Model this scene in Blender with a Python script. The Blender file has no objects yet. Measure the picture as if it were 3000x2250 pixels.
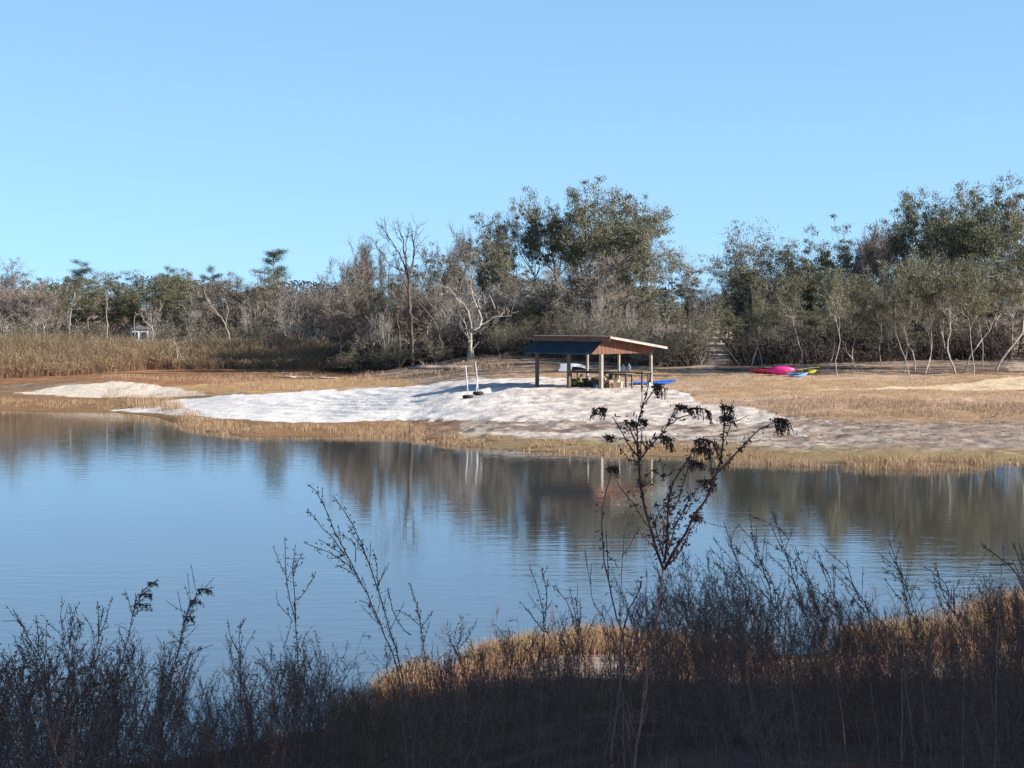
import bpy, math, random
import numpy as np
from mathutils import Vector

# ---------------------------------------------------------------- camera, sky, sun
R = math.radians
scene = bpy.context.scene
col = scene.collection
H, F, YH = 7.4, 6500.0, 900.0          # eye height over the lake, focal length and horizon in pixels of the 3000 px photo
cd = bpy.data.cameras.new('camera'); cam = bpy.data.objects.new('camera', cd); col.objects.link(cam)
cam.location = (0, 0, H); cam.rotation_euler = (R(90), 0, 0)
cd.sensor_width = 36; cd.lens = F/3000*36; cd.shift_y = -(1125-YH)/3000; cd.clip_start = .1; cd.clip_end = 5000
scene.camera = cam

SUN_EL, SUN_AZ = 25.0, -11.0            # azimuth: degrees from +X towards +Y
w = bpy.data.worlds.new('World'); scene.world = w; w.use_nodes = True
nt = w.node_tree; nt.nodes.clear()
sky = nt.nodes.new('ShaderNodeTexSky'); sky.sky_type = 'NISHITA'; sky.sun_disc = False
sky.sun_elevation = R(SUN_EL); sky.sun_rotation = R(90-SUN_AZ)
sky.air_density = 1.0; sky.dust_density = 0.15; sky.ozone_density = 3.5; sky.altitude = 1500
tint = nt.nodes.new('ShaderNodeMix'); tint.data_type = 'RGBA'; tint.blend_type = 'MULTIPLY'
tint.inputs['Factor'].default_value = 1; tint.inputs[7].default_value = (1.05, 1.08, .985, 1)
bg = nt.nodes.new('ShaderNodeBackground'); bg.inputs[1].default_value = .134
wo = nt.nodes.new('ShaderNodeOutputWorld')
wtc = nt.nodes.new('ShaderNodeTexCoord'); wmp = nt.nodes.new('ShaderNodeMapping'); wmp.inputs['Location'].default_value = (0, 0, .13)
wmp.inputs['Scale'].default_value = (1, 1, .75)      # the clear band of the sky starts at the horizon, no dusty rim
nt.links.new(wtc.outputs['Generated'], wmp.inputs[0]); nt.links.new(wmp.outputs[0], sky.inputs[0])
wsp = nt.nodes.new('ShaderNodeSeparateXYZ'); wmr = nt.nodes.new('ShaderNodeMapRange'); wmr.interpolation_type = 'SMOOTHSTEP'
wmr.inputs[1].default_value = .16; wmr.inputs[2].default_value = .6; wmr.inputs[3].default_value = 1; wmr.inputs[4].default_value = .42   # clear zenith, dimmed further to weaken sky fill and deepen shadows
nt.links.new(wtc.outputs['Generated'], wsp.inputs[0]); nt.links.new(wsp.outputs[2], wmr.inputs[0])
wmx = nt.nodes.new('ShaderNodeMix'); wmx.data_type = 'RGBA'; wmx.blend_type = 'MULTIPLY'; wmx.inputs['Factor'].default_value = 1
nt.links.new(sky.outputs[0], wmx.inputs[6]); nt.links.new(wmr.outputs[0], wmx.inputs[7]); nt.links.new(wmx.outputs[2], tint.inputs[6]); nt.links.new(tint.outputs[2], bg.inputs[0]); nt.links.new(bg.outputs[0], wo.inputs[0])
sd = bpy.data.lights.new('sun', 'SUN'); sd.energy = 5.0; sd.angle = R(.5); sd.color = (1, .92, .82)
so = bpy.data.objects.new('sun', sd); col.objects.link(so)
S = Vector((math.cos(R(SUN_EL))*math.cos(R(SUN_AZ)), math.cos(R(SUN_EL))*math.sin(R(SUN_AZ)), math.sin(R(SUN_EL))))
so.rotation_euler = S.to_track_quat('Z', 'Y').to_euler(); so.location = (60, 20, 60)
scene.view_settings.view_transform = 'Standard'; scene.view_settings.look = 'None'
scene.view_settings.exposure = 0.78; scene.view_settings.gamma = 1
scene.cycles.max_bounces = 6; scene.cycles.transparent_max_bounces = 4

# ---------------------------------------------------------------- helpers
def lattice(ix, iy, seed):
    n = (ix.astype(np.int64)*374761393 + iy.astype(np.int64)*668265263 + seed*974711) & 0x7fffffff
    n = ((n ^ (n >> 13))*1274126177) & 0x7fffffff
    n = (n ^ (n >> 16)) & 0xffff
    return n/65535.0
def vn(x, y, sc=1.0, seed=0):
    x = np.asarray(x, float)/sc; y = np.asarray(y, float)/sc
    ix = np.floor(x); iy = np.floor(y); fx = x-ix; fy = y-iy
    fx = fx*fx*(3-2*fx); fy = fy*fy*(3-2*fy)
    a = lattice(ix, iy, seed); b = lattice(ix+1, iy, seed); c = lattice(ix, iy+1, seed); d = lattice(ix+1, iy+1, seed)
    return (a*(1-fx)+b*fx)*(1-fy)+(c*(1-fx)+d*fx)*fy
def fbm(x, y, sc=1.0, seed=0, o=4):
    r = 0; a = .5; t = 0
    for i in range(o):
        r = r+a*vn(x, y, sc, seed+i*17); t += a; a *= .55; sc *= .47
    return r/t
def sstep(a, b, v):
    t = np.clip((v-a)/(b-a), 0, 1); return t*t*(3-2*t)

class MB:                                # collects vertices and faces, builds ONE mesh
    def __init__(s): s.v = []; s.q = []; s.t = []; s.n = 0; s.loose = []
    def add(s, V, Q=None, T=None):
        V = np.asarray(V, float).reshape(-1, 3)
        if Q is not None and len(Q): s.q.append(np.asarray(Q, int).reshape(-1, 4)+s.n)
        if T is not None and len(T): s.t.append(np.asarray(T, int).reshape(-1, 3)+s.n)
        s.v.append(V); s.n += len(V); return s
    def data(s):
        V = np.concatenate(s.v) if s.v else np.zeros((0, 3))
        Q = np.concatenate(s.q) if s.q else np.zeros((0, 4), int)
        T = np.concatenate(s.t) if s.t else np.zeros((0, 3), int)
        return V, Q, T
    def mesh(s, name, mat, smooth=False):
        V, Q, T = s.data()
        me = bpy.data.meshes.new(name)
        me.vertices.add(len(V)); me.vertices.foreach_set('co', V.astype(np.float32).ravel())
        nl = Q.size+T.size; me.loops.add(nl); me.polygons.add(len(Q)+len(T))
        me.loops.foreach_set('vertex_index', np.concatenate([Q.ravel(), T.ravel()]).astype(np.int32))
        st = np.concatenate([np.arange(len(Q))*4, len(Q)*4+np.arange(len(T))*3]).astype(np.int32)
        me.polygons.foreach_set('loop_start', st)
        me.polygons.foreach_set('use_smooth', np.full(len(Q)+len(T), smooth))
        me.update(calc_edges=True); me.materials.append(mat)
        return me
    # straight tapered segments, vectorised
    def segs(s, P0, P1, r0, r1, k=3):
        P0 = np.asarray(P0, float).reshape(-1, 3); P1 = np.asarray(P1, float).reshape(-1, 3); n = len(P0)
        if n == 0: return s
        r0 = np.broadcast_to(r0, (n,)); r1 = np.broadcast_to(r1, (n,))
        D = P1-P0; D = D/(np.linalg.norm(D, axis=1, keepdims=True)+1e-9)
        up = np.where(np.abs(D[:, 2:3]) > .9, np.array([[1., 0, 0]]), np.array([[0, 0, 1.]]))
        A = np.cross(D, up); A /= (np.linalg.norm(A, axis=1, keepdims=True)+1e-9); B = np.cross(D, A)
        an = np.arange(k)/k*2*math.pi
        ring = A[:, None]*np.cos(an)[None, :, None]+B[:, None]*np.sin(an)[None, :, None]
        V = np.concatenate([P0[:, None]+ring*r0[:, None, None], P1[:, None]+ring*r1[:, None, None]], 1)
        i = np.arange(k); j = (i+1) % k
        q = np.stack([i, j, j+k, i+k], 1)
        Q = (np.arange(n)[:, None, None]*2*k+q[None]).reshape(-1, 4)
        return s.add(V.reshape(-1, 3), Q)
    def path(s, pts, rad, k=6):          # connected tube with closed ends
        pts = np.asarray(pts, float); n = len(pts); rad = np.broadcast_to(rad, (n,))
        T = np.gradient(pts, axis=0); T /= (np.linalg.norm(T, axis=1, keepdims=True)+1e-9)
        a = np.cross(T[0], [0, 0, 1.]); 
        if np.linalg.norm(a) < .1: a = np.cross(T[0], [1., 0, 0])
        V = []; an = np.arange(k)/k*2*math.pi
        for i in range(n):
            a = a-T[i]*a.dot(T[i]); a /= np.linalg.norm(a)+1e-9; b = np.cross(T[i], a)
            V.append(pts[i]+(a[None]*np.cos(an)[:, None]+b[None]*np.sin(an)[:, None])*rad[i])
        V = np.concatenate(V); i = np.arange(k); j = (i+1) % k
        Q = np.concatenate([np.stack([i+m*k, j+m*k, j+m*k+k, i+m*k+k], 1) for m in range(n-1)])
        V = np.concatenate([V, [pts[0], pts[-1]]]); e = (n-1)*k
        T3 = np.concatenate([np.stack([j, i, np.full(k, n*k)], 1), np.stack([i+e, j+e, np.full(k, n*k+1)], 1)])
        return s.add(V, Q, T3)
    def leaves(s, C, L, W, rng, flat=0.0, D=None):     # small diamond leaves round centres C
        n = len(C)
        if n == 0: return s
        if D is None:
            D = rng.normal(size=(n, 3)); D[:, 2] *= (1-flat)
        D = D/(np.linalg.norm(D, axis=1, keepdims=True)+1e-9)
        E = np.cross(D, rng.normal(size=(n, 3))); E /= (np.linalg.norm(E, axis=1, keepdims=True)+1e-9)
        L = np.broadcast_to(L, (n,))[:, None]; W = np.broadcast_to(W, (n,))[:, None]
        V = np.stack([C-D*L*.5, C+E*W*.5-D*L*.05, C+D*L*.5, C-E*W*.5-D*L*.05], 1)
        return s.add(V.reshape(-1, 3), np.arange(n*4).reshape(-1, 4))
    def blades(s, P, h, wd, lean, rng):  # bent grass blades with real three-sided section
        n = len(P); P = np.asarray(P, float)
        h = np.broadcast_to(h, (n,)); wd = np.broadcast_to(wd, (n,)); lean = np.broadcast_to(lean, (n,))
        a = rng.uniform(0, 2*math.pi, n); U = np.stack([np.cos(a), np.sin(a), np.zeros(n)], 1)
        M = P+U*(lean*h*.3)[:, None]+np.array([0, 0, 1.])*(h*.55)[:, None]
        T = P+U*(lean*h)[:, None]+np.array([0, 0, 1.])*(h*np.sqrt(np.clip(1-lean**2*.6, .1, 1)))[:, None]
        b = rng.uniform(0, 2*math.pi, n); V = []
        for c in range(3):
            e = np.stack([np.cos(b+c*2.094), np.sin(b+c*2.094), np.zeros(n)], 1)
            V.append(P+e*(wd*.5)[:, None]); 
        for c in range(3):
            e = np.stack([np.cos(b+c*2.094), np.sin(b+c*2.094), np.zeros(n)], 1)
            V.append(M+e*(wd*.4)[:, None])
        V.append(T); V = np.stack(V, 1)
        q = np.array([[0, 1, 4, 3], [1, 2, 5, 4], [2, 0, 3, 5]]); t = np.array([[3, 4, 6], [4, 5, 6], [5, 3, 6]])
        o = np.arange(n)[:, None, None]*7
        return s.add(V.reshape(-1, 3), (o+q[None]).reshape(-1, 4), (o+t[None]).reshape(-1, 3))
    def box(s, c, d, rz=0, bev=0.0, taper=1.0):
        x, y, z = [k/2 for k in d]; b = min(bev, x*.6, y*.6, z*.6)
        V = []
        if b <= 0:
            for sz in (-1, 1):
                t = taper if sz > 0 else 1
                for sx, sy in ((-1, -1), (1, -1), (1, 1), (-1, 1)): V.append((sx*x*t, sy*y*t, sz*z))
            Q = [(3, 2, 1, 0), (4, 5, 6, 7), (0, 1, 5, 4), (1, 2, 6, 5), (2, 3, 7, 6), (3, 0, 4, 7)]
        else:
            rings = [(-z, b), (-z+b, 0), (z-b, 0), (z, b)]
            for zz, ins in rings:
                t = 1+(taper-1)*(zz+z)/(2*z); X = x*t-ins; Y = y*t-ins; c2 = b*.6
                for px, py in ((-X+c2, -Y), (X-c2, -Y), (X, -Y+c2), (X, Y-c2), (X-c2, Y), (-X+c2, Y), (-X, Y-c2), (-X, -Y+c2)):
                    V.append((px, py, zz))
            Q = [(r*8+i, r*8+(i+1) % 8, r*8+8+(i+1) % 8, r*8+8+i) for r in range(3) for i in range(8)]
            for r, fl in ((0, 1), (24, 0)):
                for f in ((0, 1, 2, 3), (0, 3, 4, 7), (4, 5, 6, 7)):
                    f = [r+k for k in f]; Q.append(f[::-1] if fl else f)
        V = np.array(V); cr, sr = math.cos(rz), math.sin(rz)
        V = np.stack([V[:, 0]*cr-V[:, 1]*sr, V[:, 0]*sr+V[:, 1]*cr, V[:, 2]], 1)+np.array(c)
        return s.add(V, Q)
    def prism(s, poly, a, b):            # polygon (fan from first point) extruded from points poly by vector
        P = np.asarray(poly, float); n = len(P); off = np.asarray(b, float)-np.asarray(a, float)
        V = np.concatenate([P, P+off]); Q = [(i, (i+1) % n, (i+1) % n+n, i+n) for i in range(n)]
        T = [(0, i+1, i) for i in range(1, n-1)]+[(n, n+i, n+i+1) for i in range(1, n-1)]
        return s.add(V, Q, T)
    def lathe(s, c, prof, k=20, ax=None):
        V = []; an = np.arange(k)/k*2*math.pi
        for r, z in prof:
            V.append(np.stack([np.cos(an)*r, np.sin(an)*r, np.full(k, z)], 1))
        V = np.concatenate(V)
        if ax is not None:
            q = Vector((0, 0, 1)).rotation_difference(Vector(ax)).to_matrix(); V = V@np.array(q).T
        V = V+np.array(c); i = np.arange(k); j = (i+1) % k
        Q = np.concatenate([np.stack([i+m*k, j+m*k, j+m*k+k, i+m*k+k], 1) for m in range(len(prof)-1)])
        return s.add(V, Q)

def smooth_line(P, n):
    P = np.array(P, float); t = np.concatenate([[0], np.cumsum(np.linalg.norm(np.diff(P, axis=0), axis=1))]); t /= t[-1]; u = np.linspace(0, 1, n)
    # Catmull-Rom through the points
    out = []
    for a in u:
        i = min(np.searchsorted(t, a, 'right')-1, len(P)-2); f = (a-t[i])/(t[i+1]-t[i]+1e-9)
        p0 = P[max(i-1, 0)]; p1 = P[i]; p2 = P[i+1]; p3 = P[min(i+2, len(P)-1)]
        out.append(.5*((2*p1)+(-p0+p2)*f+(2*p0-5*p1+4*p2-p3)*f*f+(-p0+3*p1-3*p2+p3)*f**3))
    return np.array(out)
def tag(o, label=None, cat=None, group=None, kind=None):
    if label: o['label'] = label
    if cat: o['category'] = cat
    if group: o['group'] = group
    if kind: o['kind'] = kind
    return o
def link(name, me, parent=None):
    o = bpy.data.objects.new(name, me); col.objects.link(o)
    if parent is not None: o.parent = parent
    return o
def empty(name, loc, rz=0, label=None, cat=None, group=None):
    o = bpy.data.objects.new(name, None); col.objects.link(o); o.empty_display_size = .3
    o.location = loc; o.rotation_euler = (0, 0, rz); return tag(o, label, cat, group)
def part(name, mb, mat, parent=None, smooth=False):
    return link(name, mb.mesh(name, mat, smooth), parent)

# ---------------------------------------------------------------- materials
def mat(name, c1, c2=None, sc=5.0, rough=.8, bump=0.0, bsc=20.0, island=0.0, objrand=0.0, transl=0.0, stretch=(1, 1, 1),
        metallic=0.0, c3=None, spec=.3):
    m = bpy.data.materials.new(name); m.use_nodes = True; n = m.node_tree; n.nodes.clear(); L = n.links.new
    out = n.nodes.new('ShaderNodeOutputMaterial'); p = n.nodes.new('ShaderNodeBsdfPrincipled')
    p.inputs['Roughness'].default_value = rough; p.inputs['Metallic'].default_value = metallic
    p.inputs['Specular IOR Level'].default_value = spec
    tc = n.nodes.new('ShaderNodeTexCoord'); mp = n.nodes.new('ShaderNodeMapping'); mp.inputs['Scale'].default_value = stretch
    L(tc.outputs['Object'], mp.inputs[0])
    no = n.nodes.new('ShaderNodeTexNoise'); no.inputs['Scale'].default_value = sc; no.inputs['Detail'].default_value = 5
    L(mp.outputs[0], no.inputs['Vector'])
    rp = n.nodes.new('ShaderNodeValToRGB'); rp.color_ramp.elements[0].position = .35; rp.color_ramp.elements[1].position = .65
    rp.color_ramp.elements[0].color = (*c1, 1); rp.color_ramp.elements[1].color = (*(c2 or c1), 1)
    if c3:
        e = rp.color_ramp.elements.new(.8); e.color = (*c3, 1)
    fac = no.outputs['Fac']
    if island:
        g = n.nodes.new('ShaderNodeNewGeometry'); mx = n.nodes.new('ShaderNodeMix'); mx.inputs[0].default_value = island
        L(no.outputs['Fac'], mx.inputs[2]); L(g.outputs['Random Per Island'], mx.inputs[3]); fac = mx.outputs[0]
    L(fac, rp.inputs[0]); c = rp.outputs[0]
    if objrand:
        oi = n.nodes.new('ShaderNodeObjectInfo'); hs = n.nodes.new('ShaderNodeHueSaturation')
        m1 = n.nodes.new('ShaderNodeMapRange'); m1.inputs[3].default_value = 1-objrand; m1.inputs[4].default_value = 1+objrand
        L(oi.outputs['Random'], m1.inputs[0]); L(m1.outputs[0], hs.inputs['Value'])
        m2 = n.nodes.new('ShaderNodeMapRange'); m2.inputs[3].default_value = .5+.04*objrand; m2.inputs[4].default_value = .5-.04*objrand
        L(oi.outputs['Random'], m2.inputs[0]); L(m2.outputs[0], hs.inputs['Hue']); L(c, hs.inputs['Color']); c = hs.outputs[0]
    L(c, p.inputs['Base Color'])
    if bump:
        n2 = n.nodes.new('ShaderNodeTexNoise'); n2.inputs['Scale'].default_value = bsc; n2.inputs['Detail'].default_value = 6
        L(mp.outputs[0], n2.inputs['Vector']); b = n.nodes.new('ShaderNodeBump'); b.inputs['Strength'].default_value = bump
        b.inputs['Distance'].default_value = .05; L(n2.outputs['Fac'], b.inputs['Height']); L(b.outputs[0], p.inputs['Normal'])
    if transl:
        t = n.nodes.new('ShaderNodeBsdfTranslucent'); L(c, t.inputs[0]); ms = n.nodes.new('ShaderNodeMixShader')
        ms.inputs[0].default_value = transl; L(p.outputs[0], ms.inputs[1]); L(t.outputs[0], ms.inputs[2]); L(ms.outputs[0], out.inputs[0])
    else: L(p.outputs[0], out.inputs[0])
    return m
M = {}
M['oakleaf'] = mat('oak_leaves', (.085, .092, .052), (.245, .24, .15), 1.2, .6, island=.55, objrand=.22, transl=.18, c3=(.30, .26, .17))
M['greyleaf'] = mat('grey_sparse_leaves', (.115, .112, .075), (.275, .255, .18), 1.0, .7, island=.6, objrand=.2, transl=.15)
M['pineleaf'] = mat('pine_needles', (.045, .062, .035), (.10, .12, .065), 1.0, .6, island=.6, objrand=.12, transl=.1)
M['bark'] = mat('bark', (.16, .13, .105), (.38, .33, .285), 1.6, .9, bump=.5, bsc=8, objrand=.25)
M['darkbark'] = mat('dark_bark', (.07, .055, .05), (.17, .14, .125), 1.6, .9, bump=.5, bsc=8)
M['paletwig'] = mat('pale_twigs', (.27, .24, .21), (.46, .41, .36), .8, .9, island=.5, objrand=.15)
M['palebark'] = mat('pale_lichen_bark', (.30, .265, .23), (.52, .47, .41), 2.2, .9, bump=.5, bsc=8, objrand=.15)
M['twig'] = mat('grey_twigs', (.15, .125, .105), (.34, .29, .25), .8, .9, island=.5, objrand=.2)
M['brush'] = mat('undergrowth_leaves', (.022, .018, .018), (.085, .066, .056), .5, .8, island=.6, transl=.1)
M['brushtwig'] = mat('undergrowth_stems', (.07, .055, .05), (.2, .165, .145), .6, .9, island=.6)
M['reed'] = mat('willow_reeds', (.29, .175, .125), (.46, .33, .21), .25, .85, island=.5, stretch=(1, 1, .6), transl=.1)
M['reedtop'] = mat('willow_reed_tips', (.34, .255, .15), (.48, .37, .24), .3, .85, island=.6, transl=.15)
M['gold'] = mat('golden_grass', (.40, .255, .14), (.68, .51, .33), .5, .8, island=.7, transl=.25)
M['tan'] = mat('dry_tan_grass', (.40, .27, .175), (.64, .475, .33), .4, .85, island=.6, transl=.2)
M['weedstem'] = mat('dry_weed_stems', (.13, .065, .05), (.32, .185, .145), 6, .8, island=.5)
M['weedbud'] = mat('dry_weed_leaves', (.115, .062, .05), (.25, .155, .12), 5, .8, island=.7, transl=.1)
M['plume'] = mat('dark_seed_plumes', (.05, .028, .02), (.17, .105, .075), 9, .8, island=.6, transl=.05)
M['wintergrass'] = mat('bank_grass', (.23, .115, .075), (.58, .37, .24), .8, .85, island=.7, transl=.15)
M['post'] = mat('shaded_weathered_post', (.13, .095, .08), (.22, .17, .14), 3, .85, bump=.4, bsc=10, stretch=(6, 6, .6))  # brown darkened to carry the shade on the front posts
M['greypost'] = mat('grey_post', (.26, .225, .185), (.43, .38, .32), 3, .85, bump=.4, bsc=10, stretch=(6, 6, .6))
M['redwood'] = mat('red_brown_boards', (.125, .056, .038), (.22, .105, .065), 2.5, .75, bump=.3, bsc=6, stretch=(4, 4, .5))
M['fascia'] = mat('brown_fascia', (.14, .062, .048), (.22, .11, .08), 2.5, .8, bump=.3, bsc=6, stretch=(.6, .6, 4))
M['teal'] = mat('dark_teal_metal', (.018, .045, .06), (.03, .07, .088), 1.2, .45, metallic=.3, spec=.5)
M['trim'] = mat('weathered_trim', (.34, .29, .25), (.52, .46, .41), 4, .7, bump=.3, bsc=12)
M['roofmetal'] = mat('pale_roof_sheet', (.60, .53, .48), (.78, .72, .66), 3, .5, spec=.4)
M['counter'] = mat('table_boards', (.24, .18, .14), (.38, .31, .24), 3, .8, stretch=(1, 8, 1))
M['white'] = mat('white_paint', (.74, .72, .68), (.82, .81, .78), 4, .5)
M['rubber'] = mat('black_rubber', (.02, .02, .02), (.045, .042, .04), 6, .7)
M['concrete'] = mat('concrete', (.45, .43, .4), (.58, .56, .52), 6, .9)
M['blue'] = mat('blue_tarp', (.02, .13, .62), (.05, .21, .78), 3, .45, bump=.6, bsc=4)
M['pink'] = mat('magenta_plastic', (.80, .02, .30), (.88, .05, .38), 2, .32, spec=.5)
M['red'] = mat('red_plastic', (.42, .02, .05), (.55, .04, .08), 2, .35, spec=.5)
M['lightblue'] = mat('light_blue_plastic', (.10, .25, .55), (.22, .40, .70), 2, .35, spec=.5)
M['yellow'] = mat('yellow_plastic', (.62, .52, .06), (.74, .62, .10), 2, .35, spec=.5)
M['hull'] = mat('pale_grey_hull', (.40, .43, .50), (.56, .58, .62), 3, .45, spec=.5)
M['darkblue'] = mat('dark_blue_paint', (.03, .07, .2), (.05, .1, .28), 3, .5)
M['dark'] = mat('dark_plastic', (.02, .018, .018), (.05, .042, .04), 5, .6)
M['brown'] = mat('brown_cloth', (.14, .075, .05), (.26, .15, .10), 5, .9, bump=.5, bsc=8)
M['green'] = mat('green_yellow_box', (.30, .34, .06), (.5, .5, .16), 4, .6)
M['cream'] = mat('cream_sack', (.58, .49, .37), (.72, .64, .5), 5, .85, bump=.5, bsc=8)
M['jug'] = mat('clear_blue_jug', (.30, .50, .60), (.55, .70, .74), 4, .2, spec=.5)
M['log'] = mat('split_wood', (.33, .22, .14), (.52, .38, .25), 5, .85, bump=.4)
M['house'] = mat('white_siding', (.50, .50, .50), (.66, .66, .66), 2, .7)
M['roofgrey'] = mat('grey_shingles', (.16, .16, .17), (.24, .24, .25), 6, .9)
M['glass'] = mat('dark_window', (.03, .035, .045), (.05, .055, .07), 2, .1, spec=.5)

# ---------------------------------------------------------------- terrain
FS = np.array([(-400, 170), (-120, 172), (-60, 163), (-36, 158), (-28, 156), (-24, 149), (-20, 136), (-15.5, 127), (-6.4, 126.5), (-3.6, 119), (0, 114.5),
               (3.4, 112.5), (6.8, 110.5), (9.8, 107.5), (14.4, 105), (18.8, 104), (24.2, 105), (40, 107), (120, 112), (400, 130)], float)
NS = np.array([(-400, 28), (-60, 31), (-9, 34.5), (-5.4, 36), (-3.1, 39), (-1.6, 44), (1, 48), (5, 47), (9, 48), (12, 51), (30, 55), (400, 60)], float)
def far_shore(x): return np.interp(x, FS[:, 0], FS[:, 1])+(fbm(x, x*0, 6, 3)-.5)*2.2
def near_shore(x): return np.interp(x, NS[:, 0], NS[:, 1])+(fbm(x, x*0, 3, 9)-.5)*1.2
PR = ([0, 2, 6, 12, 22, 32, 38, 50, 60, 80, 110, 150, 220, 500, 2000], [0, .1, .35, .75, 1.4, 2.0, 2.12, 2.55, 2.95, 3.5, 4.0, 5.0, 5.6, 6, 6])
PL = ([0, 1.5, 6, 14, 22, 30, 50, 80, 130, 500, 2000], [0, .08, .3, .55, .9, 1.15, 1.3, 1.5, 2.2, 4.0, 5])
PN = ([0, 2, 6, 12, 20, 30, 40, 47, 80, 2000], [0, .22, .5, 1.0, 2.2, 3.9, 5.4, 5.85, 6.5, 7])
def ground(x, y):
    x = np.asarray(x, float); y = np.asarray(y, float)
    sf = y-far_shore(x); sn = near_shore(x)-y
    kr = sstep(-16, 0, x)
    zf = np.interp(sf, *PR)*kr+np.interp(sf, *PL)*(1-kr)
    # sandy mound on the left and the lagoon edge before it
    zf = zf+.75*np.exp(-((x+33.5)/6.5)**2-((y-181)/5.5)**2)*(sf > 0)
    # level pad of the shelter
    pad = np.exp(-(((x-5.5)/7)**4+((y-148)/6.5)**4)); zf = zf*(1-pad)+2.1*pad
    zn = np.interp(sn, *PN)
    z = np.where(sf > 0, zf, np.where(sn > 0, zn, -np.minimum(.9, np.minimum(-sf, -sn)*.12)))
    return z
def proj(x, y, z):
    return 1500+F*x/np.maximum(y, 1), YH+F*(H-z)/np.maximum(y, 1)
def gz(x, y): return float(ground(np.array([x]), np.array([y]))[0]+relief(np.array([x]), np.array([y]))[0])
def at(px, d, z=None):
    x = (px-1500)/F*d
    return Vector((x, d, gz(x, d) if z is None else z))
def inpoly(px, py, poly):
    r = np.zeros(px.shape, bool); n = len(poly)
    for i in range(n):
        x0, y0 = poly[i]; x1, y1 = poly[(i+1) % n]
        c = ((y0 > py) != (y1 > py)) & (px < (x1-x0)*(py-y0)/((y1-y0) if y1 != y0 else 1e-9)+x0)
        r ^= c
    return r
SAND = [(330, 1202), (520, 1168), (800, 1150), (1250, 1130), (1420, 1108), (1600, 1106), (1900, 1120), (1975, 1140), (2060, 1180), (2200, 1192), (2300, 1228), (2230, 1244),
        (1900, 1238), (1500, 1234), (1350, 1232), (1170, 1230), (850, 1239), (600, 1222), (450, 1212)]
MOUND = [(40, 1152), (200, 1130), (330, 1117), (450, 1128), (560, 1147), (600, 1156), (500, 1164), (300, 1164), (120, 1160)]
GREY = [(1130, 1226), (1900, 1230), (2290, 1220), (2700, 1238), (3400, 1232), (3400, 1330), (2300, 1322), (1900, 1303), (1500, 1292), (1250, 1272)]
FIELD = [(1400, 1108), (1980, 1078), (2200, 1098), (2500, 1102), (3600, 1098), (3600, 1240), (2700, 1238), (2300, 1226), (2060, 1180), (1975, 1140), (1600, 1106)]
TRACK = [(2350, 1143), (2690, 1133), (2840, 1124), (2900, 1112), (3200, 1075), (3200, 1140), (3000, 1142), (2900, 1147), (2700, 1140)]
GAP = [(2030, 965), (2190, 965), (2160, 1030), (2080, 1095), (2020, 1095), (2060, 1040)]
GAP2 = [(2890, 985), (3060, 985), (3100, 1090), (2960, 1090)]
ORANGE = [(450, 1140), (800, 1112), (1150, 1108), (1250, 1128), (800, 1150), (560, 1158)]
RED = [(-500, 1060), (700, 1060), (1040, 1080), (1150, 1108), (800, 1114), (450, 1142), (200, 1128), (-500, 1140)]
def relief(x, y):
    sf = y-far_shore(x); sn = near_shore(x)-y
    k = sstep(.3, 5, sf)*(1-sstep(90, 140, sf))+sstep(.3, 4, sn)*.6
    r = (fbm(x, y, 2.4, 5, 4)-.5)*.16+(fbm(x, y, .7, 8, 3)-.5)*.11
    return r*k
def axis(parts):
    a = []
    for s, e, st in parts: a += list(np.arange(s, e, st))
    return np.array(a)
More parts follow.
